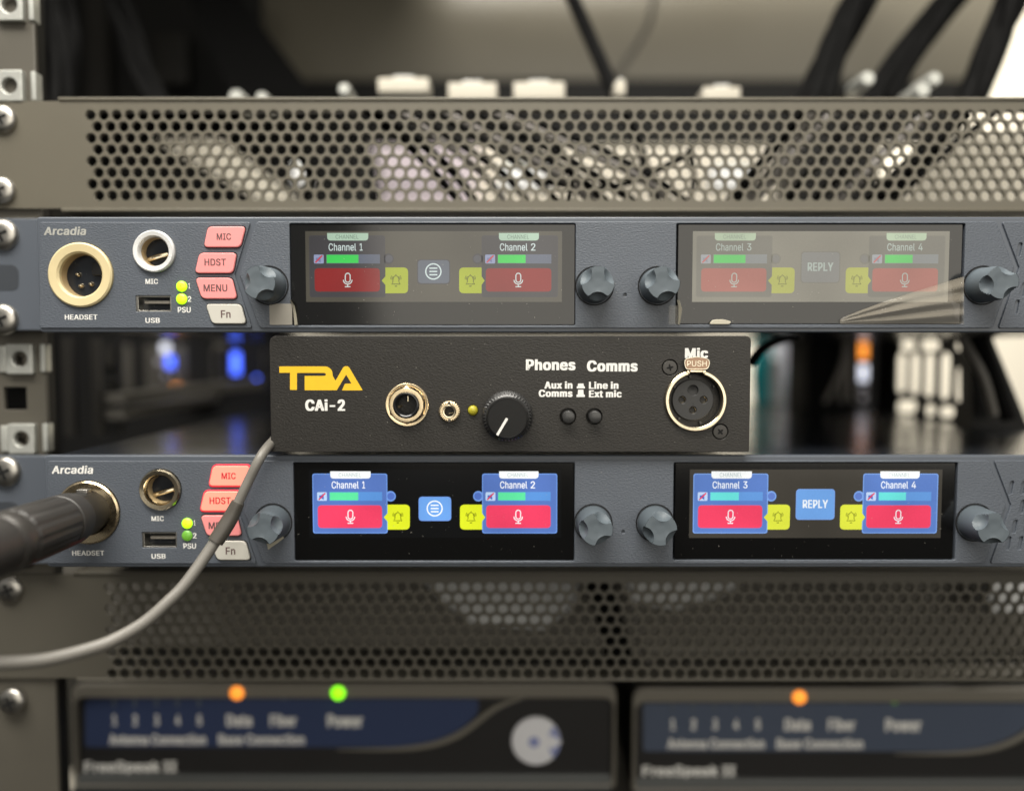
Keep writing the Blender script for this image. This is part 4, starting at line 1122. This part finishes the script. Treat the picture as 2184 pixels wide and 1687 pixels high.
thing_part('shell_stripe', M['plug_red'], plug, lambda b: b.quadgrid([[(pcx + (9.62 + (-y - 15) * .008) * math.cos(t), y, pcz + (9.62 + (-y - 15) * .008) * math.sin(t)) for t in (-.95, -.85, -.75, -.65)] for y in (-17, -30, -46)], cyclic=False))
thing_part('latch', M['steel'], plug, lambda b: b.box(pcx - 1.4, pcx + 2.6, -7, -4, pcz + 7.6, pcz + 9.3, .3))
thing_part('strain_relief', M['sleeve'], plug, lambda b: b.tube([(pcx, -88, pcz), (pcx - 2, -110, pcz - 3), (pcx - 8, -135, pcz - 14)], [6, 5, 3], 16))

cordp = [W3(612, 905, 24), W3(590, 932, 6), W3(560, 968, -9), W3(528, 1030, -12), W3(494, 1100, -14), W3(452, 1165, -18), W3(397, 1243, -25), W3(352, 1289, -30), W3(308, 1327, -34), W3(256, 1358, -38), W3(203, 1380, -42), W3(100, 1406, -48), W3(0, 1414, -53), W3(-160, 1418, -60)]
cord = thing('power_cord', 'grey rubber cord curving from behind the black box to the lower left', 'cord', tuple(W3(-160, 1418, -86)))
thing_part('jacket', M['cord'], cord, lambda b: b.tube(cordp, [1.75, 1.75, 1.8, 1.8, 1.85, 2.05, 2.1, 2.12, 2.14, 2.18, 2.2, 2.25, 2.3, 2.3], 20, 8))
thing_part('sleeve', M['sleeve'], cord, lambda b: b.tube([W3(508, 1071, -13.3), W3(494, 1100, -14), W3(476, 1130, -15.8), W3(459, 1156, -17.6)], [2.3, 2.75, 2.85, 2.75], 20, 8))

# ------------------------------------------------------------------ clear tabs of protective film
def film(name, label, poly, Y0, m, bend=None):
    b = MB()
    b.plate([poly], Y0 - .06, Y0 + .06)
    return tag(b.build(name, m), label, 'film tab', 'clear film tabs on the screens')
a = prect(575, 648, 624, 693, 0)
film('film_tab', 'square clear film tab at the lower left of the dim upper screen', rrect(*a, .6), -.25, M['film'])
a = prect(1426, 652, 1450, 692, 0)
film('film_tab', 'faint clear film tab below the third knob of the upper station', rrect(*a, .6), -.25, M['film_soft'])
b = MB(); b.quadgrid([[tuple(W3(px_, py_, -yy)) for px_, py_, yy in row] for row in (
    ((618, 640, .3), (623, 650, .5), (626, 668, .6), (628, 694, .4)), ((620, 639, 1.6), (628, 652, 1.4), (632, 670, 1.2), (634, 693, .8)), ((619, 641, .1), (629, 660, .0), (633, 675, .0), (636, 694, .0)))], cyclic=False)
tag(b.build('film_curl', M['film_cream'], fix=False), 'curled edge of the film tab over the upper left screen corner', 'film tab')
b = MB(); b.quadgrid([[tuple(W3(px_, py_, -yy)) for px_, py_, yy in row] for row in (
    ((1444, 640, .3), (1447, 655, .8), (1447, 675, .8), (1446, 692, .4)), ((1449, 640, 1.4), (1453, 655, 1.8), (1452, 675, 1.3), (1448, 692, .8)), ((1450, 645, .1), (1455, 658, .0), (1453, 675, .0), (1450, 693, .0)))], cyclic=False)
tag(b.build('film_curl', M['film_cream'], fix=False), 'curled film edge at the lower left corner of the upper right screen', 'film tab')
b = MB(); b.quadgrid([[tuple(W3(px_, py_, -yy)) for px_, py_, yy in row] for row in (
    ((566, 1150, .8), (573, 1148, 2.2), (584, 1146, 3.2), (598, 1138, 2.0)), ((568, 1156, .4), (577, 1154, 1.8), (588, 1152, 2.0), (603, 1143, .9)), ((572, 1172, .4), (580, 1166, 1.0), (592, 1158, 1.2), (606, 1147, .5)))], cyclic=False)
tag(b.build('film_curl', M['film_cream'], fix=False), 'small cream film curl under the left knob of the lower station', 'film tab')
# pale chip of film lying at the bottom edge of the upper right screen
b = MB(); b.plate([rounded([W(1512, 692, -1), W(1556, 692, -1), W(1560, 686, -1), W(1542, 681, -1), W(1520, 682, -1)], 1.0)], -1.2, -.2, .2)
tag(b.build('film_chip', M['film_cream']), 'pale chip of torn film on the sill of the upper right screen', 'film tab')
# peeling film with long folds, lower right of the upper right screen
rows = []
NU, NV = 40, 26
for i in range(NU + 1):
    u = i / NU
    row = []
    for k in range(NV + 1):
        v = k / NV
        pxx = 1792 + (2056 - 1792) * u
        top = 682 - 92 * u ** .85
        pyy = top + (691 - top) * v
        lift = .25 + 2.6 * u ** .6 * (math.sin(PI * v) ** 2 * .7 + .5 * math.sin(3 * PI * v) ** 2 + .3 * math.sin(7 * v + 3 * u) ** 2)
        row.append(tuple(W3(pxx, pyy, -lift)))
    rows.append(row)
b = MB(); b.quadgrid(rows, cyclic=False)
tag(b.build('film_flap', M['film_flap'], fix=False), 'loose folded clear film peeling from the lower right of the upper right screen', 'film tab')

# ------------------------------------------------------------------ rack interior and the room behind
def one(name, m, label, cat, fn, group=None, kind=None):
    b = MB(); fn(b)
    return tag(b.build(name, m), label, cat, group, kind)
def pbox(b, px0, py0, px1, py1, Y, dep, bev=0):
    x0, z0, x1, z1 = prect(px0, py0, px1, py1, Y)
    b.box(x0, x1, Y, Y + dep, z0, z1, bev)
# room
one('wall', M['cream'], None, None, lambda b: b.box(-3500, 3500, 2000, 2100, -1500, 2200), kind='structure')
one('floor', M['rack_dark'], None, None, lambda b: b.box(-16000, 16000, -16000, 2000, -1520, -1500), kind='structure')
# left side of the rack, dark
thing_part('unseen_shade_roof', M['rack_black'], rail, lambda b: b.box(-372, -70, 40, 440, 385, 390).box(-70, 330, 40, 330, 384, 389))  # unseen roof added to darken the interior, split to let lamplight in behind
thing_part('side_wall', M['rack_black'], rail, lambda b: b.box(-372, -366, 45, 430, -330, 380))
# rear grey panel above the upper vent
one('metal_cabinet', M['panel_olive'], 'large olive-grey metal cabinet wall behind the gap at the top', 'cabinet',
    lambda b: b.box(W(470, 100, 420)[0], W(2128, 100, 420)[0], 420, 424, W(0, 172, 420)[1], 384, 1))
one('rear_shelf', M['rack_black'], 'black shelf edge below the olive-grey sheet panel', 'rack shelf', lambda b: pbox(b, -60, 172, 2060, 306, 405, 10))
# dark masses either side of the rear opening, seen through the upper vent
def rear_unit(label, a, b_, c, d, Y, m='rack_black', dep=60):
    r = thing('rear_equipment', label, 'equipment box', tuple(W3((a + c) / 2, d, Y + dep / 2)), 'dark equipment at the back of the rack')
    thing_part('case', M[m], r, lambda q: pbox(q, a, b_, c, d, Y, dep, 1.5))
    thing_part('front_strip', M['rack_dark'], r, lambda q: pbox(q, a + 6, b_ + (d - b_) * .35, c - 6, b_ + (d - b_) * .42, Y - 2, 2))
    return r
rear_unit('black equipment case behind the left holes of the upper vent', 160, 306, 790, 470, 400)
rear_unit('black equipment case behind the right holes of the upper vent', 1700, 306, 1880, 470, 400)
lil = thing('patch_box', 'lilac-white box glowing through the middle of the upper vent', 'equipment box', tuple(W3(895, 470, 640)))
thing_part('case', M['lilac'], lil, lambda q: pbox(q, 780, 250, 1016, 500, 620, 40, 2))
thing_part('lid_line', M['lilac_grey'], lil, lambda q: pbox(q, 784, 392, 1012, 396, 618, 2))
cc = thing('cream_board', 'cream board added to tone down the bright room wall, seen through the upper vent', 'cabinet', tuple(W3(1350, 520, 660)))  # board added as a dimmer stand-in for the room wall
thing_part('case', M['cream'], cc, lambda q: pbox(q, 1022, 225, 1720, 520, 632, 60, 3))
thing_part('board_gap', M['rail'], cc, lambda q: pbox(q, 1352, 228, 1360, 516, 630, 2))
one('foam_sheet', M['cream_plastic'], 'slanting cream sheet behind the left part of the upper vent', 'sheet', lambda q: q.prism([W(330, 300, 250), W(470, 300, 250), W(640, 430, 250), W(560, 430, 250)][::-1], 250, 254))
one('foam_sheet', M['cream_plastic'], 'slanting cream sheet behind the right end of the upper vent', 'sheet', lambda q: q.prism([W(2040, 290, 250), W(2300, 260, 250), W(2300, 450, 250), W(1860, 450, 250)][::-1], 250, 254))
# connectors seen through the vent, white plastic painting in hot spots of light
for k, (a, c, d, e, lb) in enumerate(((622, 350, 652, 392, 'small connector, white for a hot spot, left of the lilac box, seen through the upper vent'), (1062, 356, 1178, 404, 'wide connector, white for a hot spot, right of the lilac box, seen through the upper vent'), (1520, 356, 1606, 402, 'connector, white for a hot spot, behind the right third of the upper vent'))):
    r = thing('hot_spot_connector', lb, 'connector', tuple(W3((a + d) / 2, e, 210)), 'hot-spot connectors seen through the vent')
    thing_part('shell', M['white_plastic'], r, lambda q: pbox(q, a, c, d, e, 210, 16, 1))
    thing_part('collar', M['zinc'], r, lambda q: pbox(q, a + 6, c - 10, d - 6, c, 212, 10, .6))
# cables crossing behind the upper vent
group = 'cables crossing behind the upper vent'
CB = [((770, 225), (880, 320), (980, 430), 3.0, 'cable_black'), ((850, 225), (1030, 330), (1180, 440), 2.6, 'cable_black'), ((905, 220), (1100, 330), (1310, 440), 3.0, 'cable_grey'),
      ((960, 220), (1150, 320), (1380, 440), 2.6, 'cable_black'), ((1010, 220), (1230, 330), (1420, 440), 2.4, 'cable_black'), ((700, 225), (780, 330), (800, 440), 3.4, 'cable_black'),
      ((1320, 220), (1370, 330), (1400, 440), 3.6, 'cable_black'), ((1120, 380), (1300, 400), (1470, 330), 2.6, 'cable_black'), ((1470, 320), (1480, 380), (1470, 440), 2.2, 'cable_black'),
      ((1720, 225), (1640, 330), (1550, 440), 4.4, 'cable_black'), ((1745, 225), (1670, 330), (1590, 440), 3.6, 'cable_grey'), ((2060, 240), (1960, 350), (1880, 430), 5.0, 'cable_black'),
      ((1180, 300), (1220, 360), (1210, 440), 2.0, 'cable_black'), ((620, 300), (660, 370), (640, 440), 3.0, 'cable_black'), ((1800, 240), (1740, 340), (1690, 440), 4.0, 'cable_black')]
CL = ['thin black cable crossing the left half of the lilac box behind the upper vent', 'thin black cable leaving the right edge of the lilac box behind the upper vent', 'thin grey cable slanting down just right of the lilac box', 'thin black cable just right of the left grey one behind the upper vent', 'thin black cable ending below the right end of the sagging loop behind the upper vent',
      'steep black cable at the left edge of the lilac box behind the upper vent', 'steep black cable continuing the single hanging cable down behind the upper vent', 'black cable sagging in a loop across the bright middle of the upper vent', 'short upright black cable under the raised end of the sagging loop',
      'black cable slanting left-down beside the right hot-spot connector behind the upper vent', 'thin grey cable slanting left-down over the right hot-spot connector', 'thick black cable slanting left-down across the slanting cream sheet at the right', 'short bent black cable on the wide hot-spot connector', 'black cable bent beside the small hot-spot connector at the left', 'black cable left of the dark case at the right of the upper vent']
for k, (a, b_, c, r, m) in enumerate(CB):
    if k in (1, 3, 4, 14):
        continue
    Y = 52 + (k * 37) % 40
    o = MB(); o.tube([W3(*a, Y), W3(*b_, Y + 8), W3(*c, Y)], r * .62, 10, 8)
    tag(o.build('cable', M[m]), CL[k], 'cable', group)
# connectors along the back edge at the top
pl = [(805, 166, 915, 190), (955, 176, 1060, 206), (1095, 175, 1205, 205), (1312, 172, 1335, 195), (1500, 185, 1580, 206)]
lbs = ['leftmost cream connector block above the upper vent', 'second cream connector block from the left above the upper vent', 'cream connector block left of the black cable above the upper vent', 'small cream connector stub beside the black cable', 'grey-cream connector block right of the black cable above the upper vent']
for (a, c, d, e), lb in zip(pl, lbs):
    r = thing('connector_block', lb, 'connector', tuple(W3((a + d) / 2, e, 130)), 'cream connector blocks above the vent')
    thing_part('shell', M['cream_plastic'], r, lambda q: pbox(q, a, c, d, e + 8, 130, 14, 1.2))
    thing_part('latch', M['white_plastic'], r, lambda q: pbox(q, a + (d - a) * .3, c - 4, a + (d - a) * .7, c, 132, 8, .5))
for (a, c, r_, lb) in ((505, 214, 16, 'left cream plug end standing above the upper vent'), (560, 216, 13, 'pale silver plug end beside the cream one above the upper vent'), (735, 198, 13, 'dim round plug end at the foot of the dark slanting bar'), (1848, 176, 16, 'round bright plug end between the cable bundles'), (1965, 200, 17, 'lower silver plug end at the right cable bundle'), (1990, 176, 15, 'upper silver plug end at the right cable bundle')):
    p = W3(a, c - 6, 120)
    r = thing('plug_end', lb, 'plug', tuple(p), 'plug ends above the vent')
    rr = r_ / S(120)
    thing_part('barrel', M['zinc'], r, lambda q: q.lathe([(rr * .8, 118), (rr, 120), (rr, 136), (rr * .6, 140)], p.x, p.z, 20, caps=(True, True)))
    thing_part('boot', M['cable_black'], r, lambda q: q.lathe([(rr * .7, 139), (rr * .5, 160)], p.x, p.z, 16))
# thick cables at the top
def cable(label, pts, r, m='cable_black', grp=None):
    o = MB(); o.tube([W3(*p) for p in pts], r, 14, 10)
    return tag(o.build('cable', M[m]), label, 'cable', grp)
cable('single black cable hanging in front of the olive-grey panel', [(1205, -40, 170), (1262, 90, 165), (1318, 215, 150)], 4.2)
cable('faint thin cable right of the single black cable', [(1400, -30, 330), (1380, 60, 330), (1310, 170, 320)], 2.0, 'cable_grey')
def bundle(label, pts, spread, n, r, grp=None, m='cable_black'):
    """cables lying side by side, bound together: one thing, each cable a part"""
    t = thing('cable_bundle', label, 'cable bundle', tuple(W3(*pts[-1])), grp)
    for i in range(n):
        a = 2 * PI * i / n + rnd.random()
        q = spread * (.35 + .65 * rnd.random())
        P = []
        for k, p in enumerate(pts):
            v = W3(*p)
            tw = a + k * .7
            w = q * (1 + .3 * math.sin(k * 2.1 + i))
            P.append(v + Vector((math.cos(tw) * w, math.sin(tw) * w * .8, math.sin(tw + 1) * w * .3)))
        o = MB(); o.tube(P, r * (.8 + .4 * rnd.random()), 10, 7)
        o.build('cable', M[m], t)
    return t
bundle('black cable bundle third from the right edge at the top', [(1880, -70, 170), (1830, 20, 165), (1785, 100, 160), (1725, 230, 150)], 10, 13, 4.4, 'cable bundles at the top right')
bundle('black cable bundle second from the right edge at the top', [(2080, -70, 180), (2010, 20, 175), (1940, 110, 170), (1860, 225, 160)], 10, 12, 4.4, 'cable bundles at the top right')
bundle('black cable bundle nearest the right edge at the top', [(2175, -70, 150), (2140, 20, 150), (2105, 110, 150), (2065, 225, 145)], 7, 9, 4.2, 'cable bundles at the top right')
bundle('dark cable bundle hanging at the upper left beside the rail', [(110, -70, 170), (125, 40, 175), (140, 130, 170), (135, 230, 165)], 7, 6, 3.0, None, 'cable_black')
bundle('dark cable bundle bending behind the left end of the upper vent gap', [(215, -70, 210), (262, 60, 205), (300, 150, 200), (345, 235, 190)], 9, 6, 3.2, None, 'cable_black')
FT = thing('cable_bundle', 'fan of thin black cables sweeping down to the right behind the upper vent', 'cable bundle', tuple(W3(1100, 440, 60)))
for i in range(9):
    u = i / 8
    xa, xb = 790 + 250 * u + 18 * rnd.random(), 1010 + 470 * u + 30 * rnd.random()
    o = MB(); o.tube([W3(xa, 228, 58 + i * 2), W3(xa * .56 + xb * .44, 300 + 10 * rnd.random(), 62 + i * 2), W3(xa * .2 + xb * .8, 375 + 14 * rnd.random(), 60 + i * 2), W3(xb, 446, 56 + i * 2)], 1.6 + .5 * rnd.random(), 9, 7)
    o.build('cable', M['wire_highlight'] if i % 3 == 1 else M['cable_black'], FT)
FR = thing('cable_bundle', 'fan of thin dark cables sweeping down to the left behind the upper vent', 'cable bundle', tuple(W3(1640, 440, 60)))
for i in range(7):
    u = i / 6
    xa, xb = 1700 + 420 * u + 20 * rnd.random(), 1530 + 340 * u + 30 * rnd.random()
    o = MB(); o.tube([W3(xa, 228, 62 + i * 2), W3(xa * .62 + xb * .38, 300 + 8 * rnd.random(), 66 + i * 2), W3(xa * .28 + xb * .72, 375 + 12 * rnd.random(), 64 + i * 2), W3(xb, 446, 60 + i * 2)], 1.7 + .6 * rnd.random(), 9, 7)
    o.build('cable', M['wire_highlight'] if i % 3 == 1 else M['cable_black'], FR)
thing_part('brace', M['bar_black'], rail, lambda q: q.prism([W(380, -60, 260), W(470, -60, 260), W(680, 215, 260), W(500, 215, 260)][::-1], 255, 262))
up_ = thing('rear_post', 'dim rear post with slots in the dark upper left gap', 'rack post', tuple(W3(350, 215, 330)))
thing_part('post_face', M['rack_dark'], up_, lambda q: pbox(q, 180, -40, 232, 230, 330, 6))
thing_part('post_face', M['rack_dark'], up_, lambda q: pbox(q, 325, 70, 400, 180, 330, 8, 1))
thing_part('post_back', M['rack_black'], up_, lambda q: pbox(q, 100, -60, 560, 235, 345, 6))

# -- middle gap, left half
YL = 330
lp = thing('rear_rail', 'dark rear rack rail with slots, in the gap left of the black box', 'rack rail', tuple(W3(250, 960, YL)))
thing_part('rail_face', M['rack_dark'], lp, lambda q: pbox(q, 130, 720, 160, 930, 140, 4))
thing_part('rail_face', M['rack_dark'], lp, lambda q: pbox(q, 192, 720, 214, 930, 150, 4))
thing_part('rail_face', M['rack_black'], lp, lambda q: pbox(q, 214, 720, 258, 925, 180, 5))
for py0, py1 in ((738, 780), (812, 817), (828, 834), (850, 854)):
    thing_part('slot_edge', M['rack_dark'], lp, lambda q: pbox(q, 223, py0, 241, py1, 177, 2))
back = thing('rear_cabinet', 'dark grey cabinet with pale doors in the gap left of the black box', 'cabinet', tuple(W3(330, 900, 310)))
thing_part('case', M['void'], back, lambda q: pbox(q, 60, 690, 618, 1010, 320, 20))
for a, c in ((250, 282), (308, 400)):
    thing_part('door', M['door_dark'], back, lambda q: pbox(q, a, 735, c, 835, 314, 4, .5))
thing_part('pillar', M['void'], back, lambda q: pbox(q, 396, 730, 450, 850, 305, 6))
for a, c in ((452, 458), (475, 481), (560, 564)):
    thing_part('pillar', M['door_dark'], back, lambda q: pbox(q, a, 745, c, 830, 305, 6))
for a, t, d, e, mt, lb in ((342, 733, 360, 753, 'led_white', 'white lamp'), (354, 760, 369, 785, 'led_blue', 'short blue lamp'), (333, 766, 341, 778, 'lilac_grey', None), (345, 766, 352, 778, 'lilac_grey', None), (493, 752, 510, 798, 'led_blue', 'tall blue lamp'), (542, 803, 550, 815, 'led_blue', 'small blue lamp'), (366, 822, 385, 840, 'led_amber', 'orange lamp'), (456, 733, 480, 745, 'rail', None), (348, 795, 355, 806, 'lilac_grey', None), (367, 796, 372, 806, 'lilac_grey', None)):
    thing_part('status_light' if mt.startswith('led') else 'pale_port', M[mt], back, lambda q: pbox(q, a, t, d, e, 299, 3, .8), lb)
# slanting chassis rails running back along the left
def slant(label, pts, r):
    o = MB()
    P = [W3(*p) for p in pts]
    n = len(P)
    rings = []
    for p, h in zip(P, r):
        rings.append([(p.x - 6, p.y, p.z - h), (p.x + 6, p.y, p.z - h), (p.x + 6, p.y, p.z + h), (p.x - 6, p.y, p.z + h)])
    vs = o.quadgrid(rings)
    o.cap(vs[0]); o.cap(vs[-1], True)
    return tag(o.build('support_rail', M['door_dark']), label, 'support rail', 'support rails along the rack side')
slant('upper dark support rail running back into the gap left of the black box', [(245, 850, 155), (540, 818, 285)], [3.0, 3.4])
slant('lower dark support rail with notches, in the gap left of the black box', [(245, 884, 155), (450, 848, 275)], [2.8, 2.4])

# -- middle gap, right half
one('teal_cable', M['teal'], 'teal cable loop just right of the black box', 'cable', lambda q: q.tube([W3(1622, 706, 388), W3(1626, 760, 390), W3(1620, 800, 390), W3(1626, 880, 392)], 7.4, 14))
r = thing('cable_label', 'white wrap label beside the teal cable', 'label', tuple(W3(1630, 870, 388)))
thing_part('wrap', M['white_plastic'], r, lambda q: q.tube([W3(1652, 764, 386), W3(1650, 866, 388)], 5.6, 12))
thing_part('tail', M['cream_plastic'], r, lambda q: pbox(q, 1618, 842, 1666, 868, 386, 3, .5))
lg_ = thing('grey_module', 'lilac-grey module right of the teal cable', 'equipment box', tuple(W3(1680, 870, 400)))
thing_part('case', M['lilac_grey'], lg_, lambda q: pbox(q, 1662, 715, 1722, 882, 400, 60, 1))
thing_part('port', M['lilac'], lg_, lambda q: pbox(q, 1680, 784, 1712, 832, 395, 6, 1.2))
bk = thing('black_module', 'black box module between the grey module and the orange lamp', 'equipment box', tuple(W3(1760, 870, 260)))
thing_part('case', M['void'], bk, lambda q: pbox(q, 1724, 715, 1830, 880, 262, 40, 1))
thing_part('status_light', M['rail'], bk, lambda q: pbox(q, 1792, 726, 1824, 732, 258, 4, .5))
for pts, lb in (([(1806, 722, 235), (1798, 770, 238), (1782, 815, 238), (1760, 858, 235)], 'leftmost grey wire in front of the black module'), ([(1808, 730, 236), (1800, 790, 240), (1794, 858, 240)], 'middle grey wire in front of the black module'), ([(1812, 740, 238), (1812, 800, 240), (1818, 858, 240)], 'rightmost grey wire in front of the black module')):
    o = MB(); o.tube([W3(*p) for p in pts], 1.5, 10); tag(o.build('wire', M['wire_grey']), lb, 'wire', 'grey wires hanging in the right gap')
o = MB(); o.tube([W3(1604, 772, 60), W3(1622, 748, 70), W3(1655, 728, 90), W3(1700, 716, 100)], 2.2, 12); tag(o.build('cable', M['cable_black']), 'black cable looping over the right shoulder of the black box', 'cable')
st = thing('lamp_strip', 'dark strip with orange lamp and white slot lamp in the right gap', 'lamp strip', tuple(W3(1845, 860, 300)))
thing_part('strip', M['void'], st, lambda q: pbox(q, 1822, 710, 1882, 885, 300, 8))
for (t, d, mt, hw, lb) in ((734, 767, 'led_amber', 9, 'orange lamp'), (777, 814, 'led_white', 9, 'white slot lamp'), (823, 833, 'lilac_grey', 7, None), (842, 856, 'lilac_grey', 6, None)):
    thing_part('status_light', M[mt], st, lambda q: pbox(q, 1840 + 62 - 60 - hw, t, 1842 + hw, d, 296, 4, 1.4), lb)
rp = thing('rear_post', 'dark rear post left of the slotted side panel in the right gap', 'rack post', tuple(W3(1890, 880, 320)))
thing_part('post_face', M['rack_dark'], rp, lambda q: pbox(q, 1868, 700, 1912, 885, 318, 6))
# slotted right side panel of the rack
XS = 256.
def ypx(px): return (px - CX) and XS * FPX / (px - CX) - D
def side(px, py):
    Y = ypx(px)
    return (Y, W(px, py, Y)[1])
def slot(px0, py0, px1, py1, k=.0):
    sl_ = lambda px: (py0 + (px - px0) * k, py1 + (px - px0) * k)
    c = [side(px0, sl_(px0)[1]), side(px1, sl_(px1)[1]), side(px1, sl_(px1)[0]), side(px0, sl_(px0)[0])]
    return rounded(c, 5, 4)
slots = []
for px_, w_, t_, d_ in ((1914, 20, 752, 838), (1942, 21, 752, 842), (1972, 22, 752, 847), (2005, 24, 752, 852), (2038, 25, 782, 857)):
    slots.append(slot(px_ - 2, t_, px_ + w_, d_))
for px_, w_, t_, d_ in ((1918, 34, 728, 747), (1960, 44, 728, 747), (2034, 22, 728, 748), (1914, 44, 854, 880), (1974, 24, 862, 886), (2004, 36, 866, 890)):
    slots.append(slot(px_, t_, px_ + w_, d_))
ya, yb = side(2078, 800)[0], side(1872, 800)[0]
zt_, zb_ = W(2078, 690, ya)[1], W(1872, 935, yb)[1]
b = MB()
b.plate([[(ya, zb_ - 20), (yb, zb_ - 20), (yb, zt_ + 16), (ya, zt_ + 16)]] + slots, -1, 1, .2)
for v in b.bm.verts:
    x_, y_, z_ = v.co
    v.co = (XS + y_, x_, z_)
b.build('slotted_side_wall', M['rack_black'], rail, 'black slotted side wall with bright slots')
thing_part('brace', M['rack_black'], rail, lambda q: q.prism([W(2070, 690, 118), W(2104, 690, 118), W(2200, 925, 118), W(2150, 950, 118), W(2074, 950, 118)][::-1], 118, 128))
cable('dark cable leaning across the right gap beside the slots', [(2072, 690, 112), (2112, 780, 108), (2152, 895, 104)], 3.6, 'cable_black')
cable('dim grey-brown cable leaning in the right gap', [(2050, 720, 108), (2095, 800, 104), (2120, 885, 104)], 2.5, 'cable_grey')
r = thing('plug_end', 'small cream plug end low in the right gap', 'plug', tuple(W3(2118, 830, 160)), 'plug ends above the vent')
r.pop('group', None) if hasattr(r, 'pop') else None
p = W3(2118, 838, 150)
thing_part('barrel', M['cream_plastic'], r, lambda q: q.lathe([(2.0, 148), (2.8, 150), (2.8, 160)], p.x, p.z, 16, caps=(True, False)))
# -- below: seen through the lower vent
one('pale_lid', M['white_plastic'], 'wider pale lid behind the lower vent, left of the black cable', 'equipment lid', lambda q: q.prism([W(*p, 118) for p in ((880, 1205), (1240, 1205), (1222, 1292), (1160, 1340), (1010, 1330), (930, 1268))][::-1], 118, 126))
one('pale_lid', M['white_plastic'], 'narrower pale lid behind the lower vent, right of the black cable', 'equipment lid', lambda q: q.prism([W(*p, 118) for p in ((1328, 1205), (1640, 1205), (1545, 1266), (1440, 1298), (1352, 1284))][::-1], 118, 126))
one('dark_equipment', M['equip_grey'], 'dark equipment front filling the space behind the lower vent', 'equipment box', lambda q: pbox(q, -160, 1195, 2700, 1380, 135, 20, 2))
one('bright_connector', M['white_plastic'], 'white connector behind the top right holes of the lower vent', 'connector', lambda q: pbox(q, 2110, 1235, 2220, 1310, 112, 14, 2))
cable('black cable crossing the pale strip behind the lower vent', [(1262, 1210, 76), (1295, 1300, 76), (1330, 1440, 76)], 6.5)
cable('lilac cable beside the black one behind the lower vent', [(1322, 1215, 70), (1345, 1300, 70), (1385, 1420, 70)], 1.6, 'cable_grey')

# -- dust on the glass and on the black box
b = MB()
def speck(x, y, z, r):
    n = 5
    a0 = rnd.random() * 6
    st = .5 + rnd.random()
    b.flat([(x + r * st * math.cos(a0 + 2 * PI * i / n), z + r / st * math.sin(a0 + 2 * PI * i / n)) for i in range(n)], y)
for i in range(170):
    x = bx0 + 3 + (bx1 - bx0 - 6) * rnd.random(); z = bz0 + 1 + (bz1 - bz0 - 2) * rnd.random()
    if all((x - c[0]) ** 2 + (z - c[1]) ** 2 > q * q for c, q in ((jack_c, 9), (mini_c, 5), (led_c, 3), (knob_c, 11), (btn_c[0], 4), (btn_c[1], 4), (xlr_c, 14))):
        speck(x, YB - .03, z, .05 + .09 * rnd.random() ** 3)
for dz_ in (0, LOWER):
    for x0_, x1_ in ((617, 1227), (1443, 2053)):
        for i in range(70):
            px_ = x0_ + 8 + (x1_ - x0_ - 16) * rnd.random()
            py_ = 483 + 205 * rnd.random() ** .6
            x, z = W(px_, py_)
            speck(x, .30, z + dz_, .05 + .10 * rnd.random() ** 3)
    for i in range(160):
        px_ = (rnd.choice((560 + 50 * rnd.random(), 1232 + 205 * rnd.random(), 100 + 320 * rnd.random())))
        x, z = W(px_, 478 + 218 * rnd.random())
        speck(x, -.04, z + dz_, .04 + .07 * rnd.random() ** 3)
tag(b.build('dust', M['dust'], fix=False), 'fine pale dust specks on the screens and the black box', 'dust', None, 'stuff')
